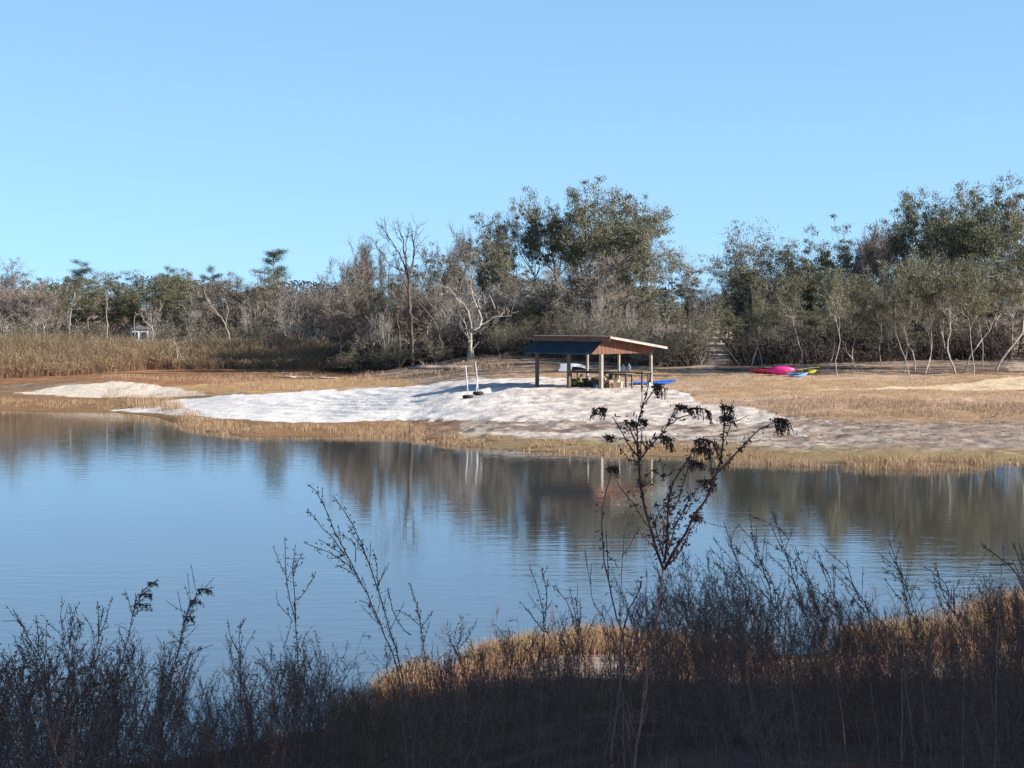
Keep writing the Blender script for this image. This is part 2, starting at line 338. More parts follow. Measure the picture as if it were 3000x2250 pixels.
def build_ground():
    ys = axis([(-80, -20, 10), (-20, 24, 1.5), (24, 56, .25), (56, 96, 4), (96, 190, .24), (190, 260, .8), (260, 420, 6), (420, 2600, 120)])
    xs = axis([(-1500, -200, 100), (-200, -60, 10), (-60, -46, .8), (-46, 38, .22), (38, 60, 1.5), (60, 200, 10), (200, 1500, 100)])
    X, Y = np.meshgrid(xs, ys); Z = ground(X, Y)+relief(X, Y)
    px, py = proj(X, Y, ground(X, Y))
    jx = (fbm(X, Y, 5, 21)-.5)*160; jy = (fbm(X, Y, 3, 22)-.5)*26
    qx, qy = px+jx, py+jy
    sf = Y-far_shore(X); sn = near_shore(X)-Y; fars = sf > -.5
    C = np.zeros(X.shape+(3,)); rough = np.ones(X.shape)
    def lay(m, c): 
        m = np.clip(m, 0, 1)[..., None]; C[:] = C*(1-m)+np.array(c)*m
    n1 = fbm(X, Y, 1.5, 31); n2 = fbm(X*.5, Y*1.4, 2.5, 32); n3 = fbm(X, Y, .6, 33, 3); n4 = fbm(X*.35, Y*1.6, 1.2, 34, 4)
    C[:] = (.23, .16, .115)
    lay(sstep(.45, .6, n2), (.36, .265, .2)); lay(sstep(.5, .58, n4)*.85, (.12, .08, .068)); lay(sstep(.56, .62, fbm(X*.3, Y*1.5, 1.0, 37))*.8, (.50, .41, .34))
    lay((sf > 42)*sstep(.5, .62, n4)*.9, (.10, .075, .06))
    fld = inpoly(qx, qy, FIELD) & fars; lay(fld*.95, (.52, .345, .205)); lay(fld*sstep(.5, .7, n1)*.5, (.40, .26, .16))
    lay(fld*sstep(.62, .7, n3)*.4, (.66, .5, .33)); n5 = fbm(X*.6, Y, 7, 35); lay(fld*sstep(.5, .62, n5)*.6, (.60, .44, .32)); lay(fld*sstep(.55, .45, n5)*.35, (.40, .25, .14)) if 0 else None; lay(fld*sstep(.58, .66, fbm(X*.7, Y, 4, 36))*.6, (.36, .25, .18))
    red = inpoly(qx, qy, RED) & fars; lay(red*.9, (.30, .15, .085)); lay(red*sstep(.45, .65, n2)*.7, (.42, .25, .13))
    lay((inpoly(qx, qy, ORANGE) & fars)*.9, (.52, .33, .17))
    low = fars*(1-sstep(14, 26, sf)); lay(low*.85, (.33, .235, .15)); lay(low*sstep(.5, .62, n4)*.7, (.2, .13, .085))
    g = (inpoly(qx, qy, GREY) & fars); lay(g*1.0, (.46, .38, .32)); lay(g*sstep(.40, .56, n4)*.85, (.23, .165, .13)); lay(g*sstep(1262, 1268, py+jy*.2)*(1-sstep(1274, 1280, py+jy*.2))*(px < 2000), (.72, .65, .58)); lay(g*sstep(.0, 1, (px-2100)/700)*.62, (.29, .225, .185))
    s = ((inpoly(px+jx*.4, py+jy*.5, SAND) | inpoly(px+jx*.3, py+jy*.4, MOUND)) & fars)
    sm = s*1.0; lay(sm, (.84, .81, .79)); lay(sm*(inpoly(px+jx*.3, py+jy*.4, MOUND) & (px < 640)), (.74, .65, .55)); lay(sm*sstep(.5, .62, n4)*.6*sstep(1100, 1700, px), (.46, .38, .33))
    lay(sm*sstep(1250, 1750, px+jx)*.75*(1-sstep(.5, .62, n4)*.6), (.74, .63, .54)); lay(sm*sstep(.56, .66, n3)*sstep(1100, 1600, px)*.7, (.42, .34, .29))
    # raked arcs and footprints in the sand
    rr = np.hypot((X+2.5)*1.0, (Y-160)*.9)
    arc = np.sin(rr*2*math.pi/1.7+fbm(X, Y, 5, 41)*7)*np.exp(-((X+5.5)/7)**2-((Y-146)/10)**2)
    foot = (fbm(X*.7, Y, .62, 42, 3)-.5)
    for cx, cy, cr in ((-2.83, 142.5, 1.3), (-2.19, 143.5, 1.3), (5.5, 148, 6.0)):
        q_ = sstep(cr*.55, cr, np.hypot(X-cx, Y-cy)); arc = arc*q_; foot = foot*(.15+.85*q_)
    Z += sm*(arc*.24+foot*(.04+.21*sstep(-8, 0, X)*(1-sstep(30, 60, sf))))
    Z += g*(fbm(X, Y, .7, 43, 3)-.5)*.26; lay(g*sstep(.55, .63, n3)*.6*(1-.6*sstep(2200, 2700, px)), (.74, .67, .60))
    t = (inpoly(px+jx*.3, py+jy*.25, TRACK) & fars); lay(t*.95, (.74, .57, .39)); Z += t*foot*.2
    t = ((inpoly(px+jx*.3, py+jy*.5, GAP) | inpoly(px+jx*.3, py+jy*.5, GAP2)) & fars); lay(t*.9, (.60, .47, .37)); lay(t*sstep(.5, .6, n4)*.6, (.3, .22, .17))
    # shore: moss and wet mud
    moss = fars*sstep(.2, .9, sf)*(1-sstep(4.5, 7.5, sf+(n1-.5)*3))*sstep(-5, -2, X)
    lay(moss*.75, (.30, .22, .12)); lay(moss*sstep(.47, .62, fbm(X*.4, Y, 3, 51)+sstep(10, 26, X)*.12)*.35, (.34, .29, .14))
    sl = fars*(X < -3)*(1-sstep(10, 20, sf))*(1-sm)*.8; lay(sl, (.30, .175, .095))
    lay(fars*(1-sstep(.1, .9, sf))*.7, (.16, .11, .075))
    # near bank
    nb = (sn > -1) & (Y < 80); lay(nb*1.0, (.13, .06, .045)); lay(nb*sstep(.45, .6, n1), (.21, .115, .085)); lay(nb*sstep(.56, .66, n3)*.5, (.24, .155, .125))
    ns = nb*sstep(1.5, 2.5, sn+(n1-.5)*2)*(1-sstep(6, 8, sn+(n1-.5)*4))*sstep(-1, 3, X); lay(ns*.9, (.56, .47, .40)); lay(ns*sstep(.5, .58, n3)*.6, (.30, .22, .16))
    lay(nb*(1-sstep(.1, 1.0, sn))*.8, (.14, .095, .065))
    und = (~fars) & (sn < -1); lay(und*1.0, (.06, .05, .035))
    nx, ny = len(xs), len(ys)
    i = np.arange(nx-1)[None, :]+np.arange(ny-1)[:, None]*nx
    Q = np.stack([i, i+1, i+1+nx, i+nx], -1).reshape(-1, 4)
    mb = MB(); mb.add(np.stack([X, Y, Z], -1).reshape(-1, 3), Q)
    m = bpy.data.materials.new('ground'); m.use_nodes = True; n = m.node_tree; L = n.links.new; p = n.nodes['Principled BSDF']
    p.inputs['Roughness'].default_value = 1; p.inputs['Specular IOR Level'].default_value = .02
    at_ = n.nodes.new('ShaderNodeAttribute'); at_.attribute_name = 'soil'
    tc = n.nodes.new('ShaderNodeTexCoord'); no = n.nodes.new('ShaderNodeTexNoise'); no.inputs['Scale'].default_value = 3; no.inputs['Detail'].default_value = 8
    no.inputs['Roughness'].default_value = .7
    L(tc.outputs['Object'], no.inputs['Vector']); mr = n.nodes.new('ShaderNodeMapRange'); mr.inputs[1].default_value = .3; mr.inputs[2].default_value = .7
    mr.inputs[3].default_value = .68; mr.inputs[4].default_value = 1.22; L(no.outputs['Fac'], mr.inputs[0])
    mx = n.nodes.new('ShaderNodeMix'); mx.data_type = 'RGBA'; mx.blend_type = 'MULTIPLY'; mx.inputs['Factor'].default_value = 1
    L(at_.outputs['Color'], mx.inputs[6]); L(mr.outputs[0], mx.inputs[7]); L(mx.outputs[2], p.inputs['Base Color'])
    n2 = n.nodes.new('ShaderNodeTexNoise'); n2.inputs['Scale'].default_value = 4.5; n2.inputs['Detail'].default_value = 9; n2.inputs['Roughness'].default_value = .62; L(tc.outputs['Object'], n2.inputs['Vector'])
    b = n.nodes.new('ShaderNodeBump'); b.inputs['Strength'].default_value = .7; b.inputs['Distance'].default_value = .075
    L(n2.outputs['Fac'], b.inputs['Height']); L(b.outputs[0], p.inputs['Normal'])
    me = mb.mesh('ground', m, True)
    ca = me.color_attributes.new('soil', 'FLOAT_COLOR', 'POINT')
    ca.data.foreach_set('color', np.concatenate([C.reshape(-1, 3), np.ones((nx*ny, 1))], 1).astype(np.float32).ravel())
    tag(link('ground', me), kind='structure')
build_ground()

def build_water():
    mb = MB(); mb.add([(-1400, -60, 0), (1400, -60, 0), (1400, 175, 0), (-1400, 175, 0)], [(0, 1, 2, 3)])
    m = bpy.data.materials.new('lake_water'); m.use_nodes = True; n = m.node_tree; L = n.links.new; p = n.nodes['Principled BSDF']
    p.inputs['Base Color'].default_value = (.065, .065, .062, 1); p.inputs['Roughness'].default_value = .012; p.inputs['IOR'].default_value = 1.72
    p.inputs['Specular IOR Level'].default_value = .6
    tc = n.nodes.new('ShaderNodeTexCoord')
    def noise(scale, stretch, detail=3):
        mp = n.nodes.new('ShaderNodeMapping'); mp.inputs['Scale'].default_value = stretch; L(tc.outputs['Object'], mp.inputs[0])
        q = n.nodes.new('ShaderNodeTexNoise'); q.inputs['Scale'].default_value = scale; q.inputs['Detail'].default_value = detail
        L(mp.outputs[0], q.inputs['Vector']); return q.outputs['Fac']
    def mth(op, a, b_=None):
        q = n.nodes.new('ShaderNodeMath'); q.operation = op
        for k, v in enumerate((a, b_)):
            if v is None: continue
            if isinstance(v, (int, float)): q.inputs[k].default_value = v
            else: L(v, q.inputs[k])
        return q.outputs[0]
    # breeze: stronger in bands nearer the eye, a calm belt below the far shore
    sep = n.nodes.new('ShaderNodeSeparateXYZ'); L(tc.outputs['Object'], sep.inputs[0])
    yy = mth('ADD', sep.outputs[1], mth('MULTIPLY', mth('SUBTRACT', noise(.04, (1, 2.5, 1)), .5), 26))
    r = n.nodes.new('ShaderNodeMapRange'); r.interpolation_type = 'SMOOTHERSTEP'
    r.inputs[1].default_value = 70; r.inputs[2].default_value = 60; r.inputs[3].default_value = 0; r.inputs[4].default_value = 1; L(yy, r.inputs[0])
    r2 = n.nodes.new('ShaderNodeMapRange'); r2.interpolation_type = 'SMOOTHERSTEP'
    r2.inputs[1].default_value = .55; r2.inputs[2].default_value = .68; r2.inputs[3].default_value = 0; r2.inputs[4].default_value = .3
    L(noise(.05, (.5, 2.2, 1), 4), r2.inputs[0])
    lf = n.nodes.new('ShaderNodeMapRange'); lf.interpolation_type = 'SMOOTHERSTEP'
    lf.inputs[1].default_value = -2; lf.inputs[2].default_value = -22; lf.inputs[3].default_value = 0; lf.inputs[4].default_value = .22; L(sep.outputs[0], lf.inputs[0])
    wind = mth('ADD', mth('MULTIPLY', r.outputs[0], 1.5), mth('ADD', r2.outputs[0], mth('ADD', lf.outputs[0], .95)))
    hgt = mth('ADD', mth('MULTIPLY', noise(1.6, (.45, 1, 1), 4), .0042), mth('MULTIPLY', noise(5, (.5, 1, 1), 2), .0010))
    hgt = mth('MULTIPLY', hgt, wind)
    calm = mth('MULTIPLY', noise(.22, (.6, 1, 1), 2), .0015)
    b = n.nodes.new('ShaderNodeBump'); b.inputs['Strength'].default_value = 1; b.inputs['Distance'].default_value = 1
    L(mth('ADD', hgt, calm), b.inputs['Height']); L(b.outputs[0], p.inputs['Normal'])
    tag(link('lake_water', mb.mesh('lake_water', m)), kind='structure')
build_water()

# ---------------------------------------------------------------- trees
def unit(v): return v/(np.linalg.norm(v)+1e-9)
def grow(seed, kind):
    rng = np.random.default_rng(seed); P = dict(
        oak=dict(n=(4, 5, 5, 4), up=.16, wander=.30, spread=.95, fork=(.12, .26), len=(.62, .55, .5, .5), lv=3),
        tall=dict(n=(5, 5, 5, 4), up=.16, wander=.26, spread=1.0, fork=(.30, .45), len=(.50, .5, .5, .5), lv=3),
        bare=dict(n=(5, 5, 5, 4), up=.10, wander=.30, spread=1.05, fork=(.2, .4), len=(.62, .6, .5, .45), lv=4),
        bush=dict(n=(6, 5, 4, 4), up=.10, wander=.35, spread=1.1, fork=(.03, .08), len=(.75, .55, .5, .5), lv=3),
        grove=dict(n=(4, 4, 4, 4), up=.2, wander=.38, spread=.95, fork=(.40, .5), len=(.45, .5, .5, .5), lv=3))[kind]
    segs = [[], [], []]; tips = []
    def br(p, d, L, r, lv, ns):
        pts = [p]; rs = [r]
        for i in range(ns):
            d = unit(d+rng.normal(size=3)*P['wander']*(1 if lv else (.8 if kind == 'grove' else .45))+np.array([0, 0, P['up']]))
            q = p+d*L/ns; r2 = r*(.86 if ns > 3 else .75)
            segs[min(lv, 2)].append((p, q, r, r2)); p = q; r = r2; pts.append(p); rs.append(r)
        return pts, rs, d
    def rec(p, d, L, r, lv):
        pts, rs, dd = br(p, d, L, r, lv, 4 if lv < 3 else 2)
        if lv >= P['lv']:
            tips.append((pts[-1], dd)); tips.append((pts[len(pts)//2], dd)); return
        k = P['n'][lv]
        for c in range(k):
            i = len(pts)-1 if c == 0 else rng.integers(max(1, len(pts)//2-1), len(pts))
            base = dd if c == 0 else unit(pts[i]-pts[i-1])
            a = rng.normal(size=3); a = unit(a-base*a.dot(base))
            nd = unit(base*.9+a*P['spread']*rng.uniform(.6, 1.15)*(.5 if c == 0 else 1)+np.array([0, 0, .1]))
            rec(pts[i], nd, L*P['len'][min(lv, 3)]*rng.uniform(.75, 1.3)*1.25, rs[i]*rng.uniform(.5, .68), lv+1)
    f = rng.uniform(*P['fork'])*10
    lean = np.array([rng.normal()*.13, rng.normal()*.13, 1])
    pts, rs, dd = br(np.zeros(3)-np.array([0, 0, .25]), unit(lean), f, .26 if kind != 'grove' else .12, 0, 6)
    k = P['n'][0]; a0 = rng.uniform(0, 6.28)
    for c in range(k):
        a = a0+c*6.283/k+rng.normal()*.3; i = len(pts)-1 if c < 3 else len(pts)-2
        s = rng.uniform(.35, 1.0)*P['spread']
        rec(pts[i], unit(np.array([math.cos(a)*s, math.sin(a)*s, .75])), 10*P['len'][0]*.55*rng.uniform(.7, 1.2), rs[i]*rng.uniform(.55, .75), 1)
    return segs, tips, rng
PROTO = {}
def proto(kind, seed, leaf, nleaf, lsize, barkm, drop=0.0):
    key = (kind, seed, leaf, nleaf)
    if key in PROTO: return PROTO[key]
    segs, tips, rng = grow(seed, kind)
    T = np.array([t[0] for t in tips]); top = T[:, 2].max(); rad = np.percentile(np.hypot(T[:, 0]-T[:, 0].mean(), T[:, 1]-T[:, 1].mean()), 92)
    s = 10/top; sx = 4/rad; sc = np.array([sx, sx, s])
    a = MB()
    for lv, k in ((0, 8), (1, 5)):
        A = segs[lv]
        if A: a.segs(np.array([q[0] for q in A])*sc, np.array([q[1] for q in A])*sc, np.array([q[2] for q in A]), np.array([q[3] for q in A]), k)
    c = MB(); A = segs[2]; tw = (a if leaf else c)
    tw.segs(np.array([q[0] for q in A])*sc, np.array([q[1] for q in A])*sc, np.maximum(np.array([q[2] for q in A]), .024 if leaf else .014), np.maximum(np.array([q[3] for q in A]), .018 if leaf else .011), 3)
    T = T*sc; D = np.array([t[1] for t in tips])
    if not leaf and barkm == 'palebark': cm = c.mesh('crown', M['paletwig'])
    elif not leaf:                         # fine twigs of the leafless kinds
        k = 5; n = len(T)*k
        B = np.repeat(T, k, 0)-np.repeat(D, k, 0)*rng.uniform(0, .8, (n, 1)); E = np.repeat(D, k, 0)+rng.normal(size=(n, 3))*.6; E[:, 2] += .25
        E /= np.linalg.norm(E, axis=1, keepdims=True); Lh = rng.uniform(.3, .9, (n, 1)); c.segs(B, B+E*Lh, .015, .010, 3)
        B2 = B+E*Lh*.5; E2 = E+rng.normal(size=(n, 3))*.6; c.segs(B2, B2+E2*.32, .010, .008, 3)
        if nleaf:
            q = rng.choice(len(T), nleaf); C = T[q]+rng.normal(size=(nleaf, 3))*.3; c.leaves(C, .11, .07, rng)
        cm = c.mesh('crown', M['paletwig' if barkm == 'palebark' else 'twig'])
    else:
        keep = rng.random(len(T)) > drop; T = T[keep]
        q = rng.choice(len(T), nleaf); dens = rng.uniform(.15, .48, len(T))
        C = T[q]+rng.normal(size=(nleaf, 3))*dens[q][:, None]*np.array([1, 1, .45])
        c.leaves(C, rng.uniform(.7, 1.3, nleaf)*lsize, rng.uniform(.7, 1.2, nleaf)*lsize*.55, rng)
        cm = c.mesh('crown', M[leaf])
    PROTO[key] = (a.mesh('trunk', M[barkm], True), cm); return PROTO[key]
def pine_proto(seed):
    key = ('pine', seed)
    if key in PROTO: return PROTO[key]
    rng = np.random.default_rng(seed); a = MB(); c = MB()
    z = np.linspace(-.3, 9.8, 9); tr = np.stack([np.cumsum(rng.normal(size=9)*.06), np.cumsum(rng.normal(size=9)*.06), z], 1)
    a.path(tr, np.linspace(.2, .05, 9), 8)
    for i in range(26):
        zz = rng.uniform(4.8, 9.9); k = (10.3-zz)/5.5; p = np.array([np.interp(zz, z, tr[:, 0]), np.interp(zz, z, tr[:, 1]), zz])
        an = rng.uniform(0, 6.28); L = rng.uniform(1.6, 4.0)*min(1, .45+k); e = p+np.array([math.cos(an)*L, math.sin(an)*L, rng.uniform(.1, .7)])
        m = (p+e)/2+np.array([0, 0, .25]); a.path([p, m, e], [.06, .04, .02], 4)
        for t in (.45, .65, .82, 1.0):
            cc = p+(e-p)*t+np.array([0, 0, .2]); n = 90
            C = cc+rng.normal(size=(n, 3))*np.array([.5, .5, .13]); D = rng.normal(size=(n, 3)); D[:, 2] = np.abs(D[:, 2])
            c.leaves(C, .26, .045, rng, D=D)
    PROTO[key] = (a.mesh('trunk', M['bark'], True), c.mesh('crown', M['pineleaf'])); return PROTO[key]
KIND = {  # name, category, prototype maker
 'oak': ('oak_tree', lambda i: proto('oak', 100+i % 7, 'oakleaf', 22000, .165, 'bark', .12)),
 'tall': ('oak_tree', lambda i: proto('tall', 200+i % 6, 'oakleaf', 11000, .165, 'bark', .36)),
 'thin': ('oak_tree', lambda i: proto('tall', 230+i % 4, 'greyleaf', 6500, .16, 'bark', .25)),
 'mix': ('oak_tree', lambda i: proto('oak', 300+i % 5, 'greyleaf', 13000, .16, 'bark', .2)),
 'bare': ('leafless_tree', lambda i: proto('bare', 400+i % 7, None, 900, .1, 'bark')),
 'pale': ('leafless_tree', lambda i: proto('bare', 420+i % 5, None, 200, .1, 'palebark')),
 'grove': ('slender_oak', lambda i: proto('grove', 500+i % 8, 'oakleaf', 8500, .155, 'palebark', .12)),
 'bush': ('bush', lambda i: proto('bush', 700+i % 6, ['greyleaf', 'oakleaf', 'greyleaf'][i % 3], 6500, .17, 'bark', .1)),
 'pine': ('pine_tree', lambda i: pine_proto(600+i % 3)),
}
TN = [0]
rt = random.Random(5)
def tree(kind, px, d, top, width, label=None, group=None, base=None):
    """px, top, width in photo pixels; d = distance in metres"""
    p = at(px, d); ztop = H+(YH-top)*d/F; h = ztop-p.z; wd = width*d/F
    nm, f = KIND[kind]; tm, cm = f(TN[0]); TN[0] += 1
    e = empty(nm, p, rt.uniform(0, 6.28), label, 'bush' if kind == 'bush' else 'tree', group)
    for nme, me in (('trunk', tm), ('crown', cm)):
        o = link(nme, me, e)
    wd *= {'tall': 1.35, 'thin': 1.35, 'bare': 1.45, 'oak': 1.12, 'mix': 1.15}.get(kind, 1)
    e.scale = (wd/8.6, wd/8.6, h/10.2)
    return e

# the long line of trees behind the reeds, left
LG = 'trees in the long line behind the brown reeds'
L_ = 'behind the brown reed belt'
for a in [
 ('thin', 8, 262, 748, 130, 'tall thin-crowned tree at the left edge of the photo above the reeds'),
 ('pine', 238, 285, 772, 120, 'broad-topped pine standing a little above the trees left of the tall bare pole'),
 ('tall', 325, 290, 782, 120, 'dark green tree whose top rises just right of the tall bare pole'),
 ('oak', 215, 270, 815, 150, 'dark green bushy tree directly left of the tall bare pole'),
 ('oak', 350, 272, 830, 110, 'bright olive tree directly right of the tall bare pole'),
 ('tall', 430, 280, 788, 170, 'wide rounded olive tree above the small white house'),
 ('oak', 520, 284, 800, 150, 'olive tree right of the white house with an even rounded top'),
 ('pine', 492, 296, 790, 100, 'small pine top peeping out right above the rounded olive tree'),
 ('pine', 800, 268, 733, 135, 'solitary pine with layered flat clumps standing high over the left tree line'),
 ('thin', 845, 262, 785, 130, 'bushy grey-green tree tucked against the right side of the high pine'),
 ('pine', 622, 292, 790, 95, 'rounded pine top halfway between the white house and the high pine'),
]: tree(*a, group=LG)
for px, d, top, wd, k, lb in [
 (30, 256, 815, 170, 'bare', 'wide brownish leafless tree at the far left behind the reeds'),
 (110, 252, 822, 180, 'bare', 'dome-shaped brownish leafless tree left of the broken dead snag'),
 (-60, 258, 800, 180, 'bare', None), (170, 262, 808, 120, 'oak', 'green tree just behind the broken dead snag'),
 (60, 276, 800, 140, 'mix', 'grey-green tree peeping over the dome-shaped leafless tree'), (130, 284, 800, 120, 'tall', 'green top in the gap left of the broad-topped pine'),
 (275, 276, 800, 110, 'tall', 'dark green tree right behind the tall bare pole'), (395, 268, 812, 120, 'oak', 'green tree just left of the white house'),
 (470, 266, 815, 140, 'oak', 'green tree with pale limbs just right of the white house'), (560, 262, 812, 150, 'mix', 'spreading grey tree with many fine limbs right of the white house'),
 (565, 288, 795, 110, 'tall', 'green tree top behind the spreading grey tree'), (640, 258, 815, 150, 'bare', 'leafless grey tree with long slanting pale limbs midway along the left line'),
 (680, 280, 798, 120, 'thin', 'thin grey tree with a hazy top left of the high pine'), (720, 262, 805, 140, 'bare', 'leafless grey tree directly left of the high pine'),
 (745, 276, 795, 120, 'tall', 'green tree close behind and left of the high pine'), (790, 250, 830, 150, 'mix', 'bushy tree in front of the high pine trunk'),
 (880, 256, 812, 140, 'bare', 'low leafless tree right of the high pine'), (925, 262, 808, 130, 'mix', 'grey tree in the dip between the high pine and the tall middle trees'),
 (960, 246, 800, 130, 'bare', 'leafless tree at the left foot of the tall middle trees'),
 ]: tree(k, px, d, top, wd, lb or 'brownish leafless tree beyond the left edge', LG)
# middle wood
MG = 'trees of the wood in the middle'
for k, px, d, top, wd, lb in [
 ('bare', 1035, 222, 700, 120, 'leafless grey tree at the left end of the middle wood, its top against the sky'),
 ('mix', 1060, 214, 760, 130, 'bushy grey tree below the leftmost leafless top of the middle wood'),
 ('bare', 1105, 226, 690, 120, 'leafless tree between the left end of the middle wood and its tallest bare tree'),
 ('mix', 1178, 214, 745, 130, 'grey leafy tree behind the tallest leafless tree'),
 ('mix', 1150, 208, 780, 120, 'grey leafy tree at the foot of the tallest leafless tree'),
 ('thin', 1250, 222, 705, 120, 'thin-leaved grey tree right of the tallest leafless tree'),
 ('mix', 1300, 216, 725, 130, 'rounded grey-green tree in the low part of the middle skyline'),
 ('bare', 1345, 220, 655, 120, 'hazy leafless tree leaning right beside the tall ragged oaks'),
 ('pale', 1385, 191, 812, 230, 'wide-limbed pale dead oak standing at the front of the wood above the two white poles'),
 ('pale', 1085, 205, 830, 120, 'slender pale forked dead tree before the left end of the middle wood'),
 ('tall', 1425, 232, 603, 130, 'ragged tall oak whose top hooks to the left of the middle wood summit'),
 ('tall', 1490, 236, 618, 100, 'narrow tall oak left of the bright sky slot'),
 ('tall', 1562, 236, 575, 110, 'leaning tall oak on the right side of the bright sky slot'),
 ('tall', 1640, 238, 545, 160, 'big dark oak in the left part of the highest skyline'),
 ('tall', 1695, 234, 524, 150, 'oak with a pointed top above the shelter, second highest of the middle wood'),
 ('tall', 1800, 236, 518, 190, 'highest oak of the middle wood, olive green and full'),
 ('tall', 1765, 228, 570, 170, 'olive oak directly below the highest skyline above the right end of the shelter'),
 ('thin', 1880, 234, 565, 150, 'open-crowned oak on the right shoulder of the highest tree'),
 ('oak', 1845, 224, 640, 190, 'olive green oak filling the right middle of the wood'),
 ('thin', 1915, 232, 640, 130, 'sparse grey tree stepping down on the right side of the middle wood'),
 ('thin', 1965, 226, 700, 130, 'sparse grey tree above the dark burnt stump right of the shelter'),
 ('mix', 2020, 218, 800, 120, 'low olive tree on the left side of the sky gap'),
 ('mix', 1990, 205, 800, 150, 'pale-twigged bushy tree behind the dark burnt stump'),
 ('bare', 1740, 200, 735, 260, 'broad olive-grey tree with fine upright twigs right behind the shelter roof'),
 ('mix', 1640, 205, 770, 190, 'bushy grey-green tree behind the left end of the shelter roof'),
 ('mix', 1870, 203, 770, 200, 'bushy olive-grey tree behind the right end of the shelter roof'),
 ('mix', 1560, 212, 760, 130, 'grey bushy tree below the bright sky slot'),
 ('oak', 1560, 198, 860, 110, 'low rounded green tree just left of the shelter roof'),
 ('bare', 1470, 205, 790, 150, 'leafless tree crowding the right side of the wide-limbed dead oak'),
 ('bare', 1260, 205, 800, 150, 'leafless tree with bent dark stems left of the wide-limbed dead oak'),
 ('mix', 1220, 212, 760, 160, 'grey-brown tree behind the bent dark stems'),
 ('bare', 1010, 208, 820, 140, 'grey leafless tree where the reed belt ends'),
 ('mix', 985, 216, 830, 130, 'dark bushy tree where the reed belt ends'),
 ('oak', 1450, 212, 700, 120, 'dark oak below the narrow tall oak'),
 ('oak', 1440, 202, 900, 110, 'small dark green tree right behind the trunk of the wide-limbed dead oak'),
 ('mix', 1935, 198, 850, 150, 'low grey bush-like tree left of the dark burnt stump'),
 ]: tree(k, px, d, top, wd, lb, MG)
# right wood
RG = 'trees of the wood on the right'
for k, px, d, top, wd, lb in [
 ('bare', 2110, 212, 815, 110, 'small leafless tree on the right side of the sky gap'),
 ('thin', 2130, 205, 715, 120, 'sparse grey tree leaning into the sky gap from the right'),
 ('thin', 2205, 208, 640, 170, 'open grey-leaved oak, first high top right of the sky gap'),
 ('oak', 2190, 190, 770, 190, 'dark spreading oak above the left end of the kayaks'),
 ('thin', 2290, 206, 690, 130, 'thin grey tree between the open oak and the brown-topped tree'),
 ('oak', 2330, 188, 730, 190, 'wide olive oak right above the kayaks'),
 ('oak', 2260, 182, 830, 170, 'low dark oak directly behind the kayaks'),
 ('tall', 2400, 204, 655, 140, 'dark oak with a spiky top left of the brown-topped tree'),
 ('mix', 2500, 202, 622, 190, 'brown-topped rounded tree in the middle of the right wood'),
 ('bare', 2560, 200, 650, 120, 'leafless twiggy tree between the brown-topped tree and the tall dark oaks'),
 ('pale', 2690, 190, 700, 190, 'grey fan-shaped leafless tree standing before the tall dark oaks'),
 ('oak', 2440, 186, 760, 190, 'green-grey oak left of the fan-shaped leafless tree'),
 ('oak', 2560, 184, 800, 190, 'dark oak below the brown-topped tree'),
 ('tall', 2610, 214, 600, 150, 'oak on the left shoulder of the tall dark oaks'),
 ('tall', 2670, 216, 540, 140, 'tall dark oak with a pointed top, first of the high right group'),
 ('tall', 2745, 214, 548, 150, 'tall dark oak, second of the high right group'),
 ('tall', 2822, 216, 528, 170, 'tall green oak with a broad flat top near the right edge'),
 ('oak', 2780, 200, 620, 220, 'broad green oak below the high right group'),
 ('tall', 2915, 214, 518, 170, 'tall olive oak with feathery top twigs near the right edge'),
 ('tall', 2990, 212, 512, 150, 'dark oak cut by the right edge of the photo at its top'),
 ('oak', 2905, 198, 610, 240, 'large olive oak filling the right edge'),
 ('oak', 2700, 186, 760, 220, 'low wide oak behind the leaning pale trunks'),
 ('oak', 2860, 184, 760, 220, 'dark oak behind the thick forked trunk on the right'),
 ('oak', 2985, 184, 700, 200, 'olive oak low at the right edge'),
 ('oak', 3090, 190, 560, 240, 'oak beyond the right edge'), ('oak', 3200, 190, 560, 260, 'tall oak well beyond the right edge'),
 ('mix', 2620, 176, 860, 150, 'small grey-leaved tree behind the pair of pale leaning trunks'),
 ('mix', 2380, 176, 880, 150, 'small grey-leaved tree right behind the yellow kayak'),
 ('oak', 2140, 180, 860, 110, 'low dark oak on the right side of the sandy gap'),
 ]: tree(k, px, d, top, wd, lb, RG)
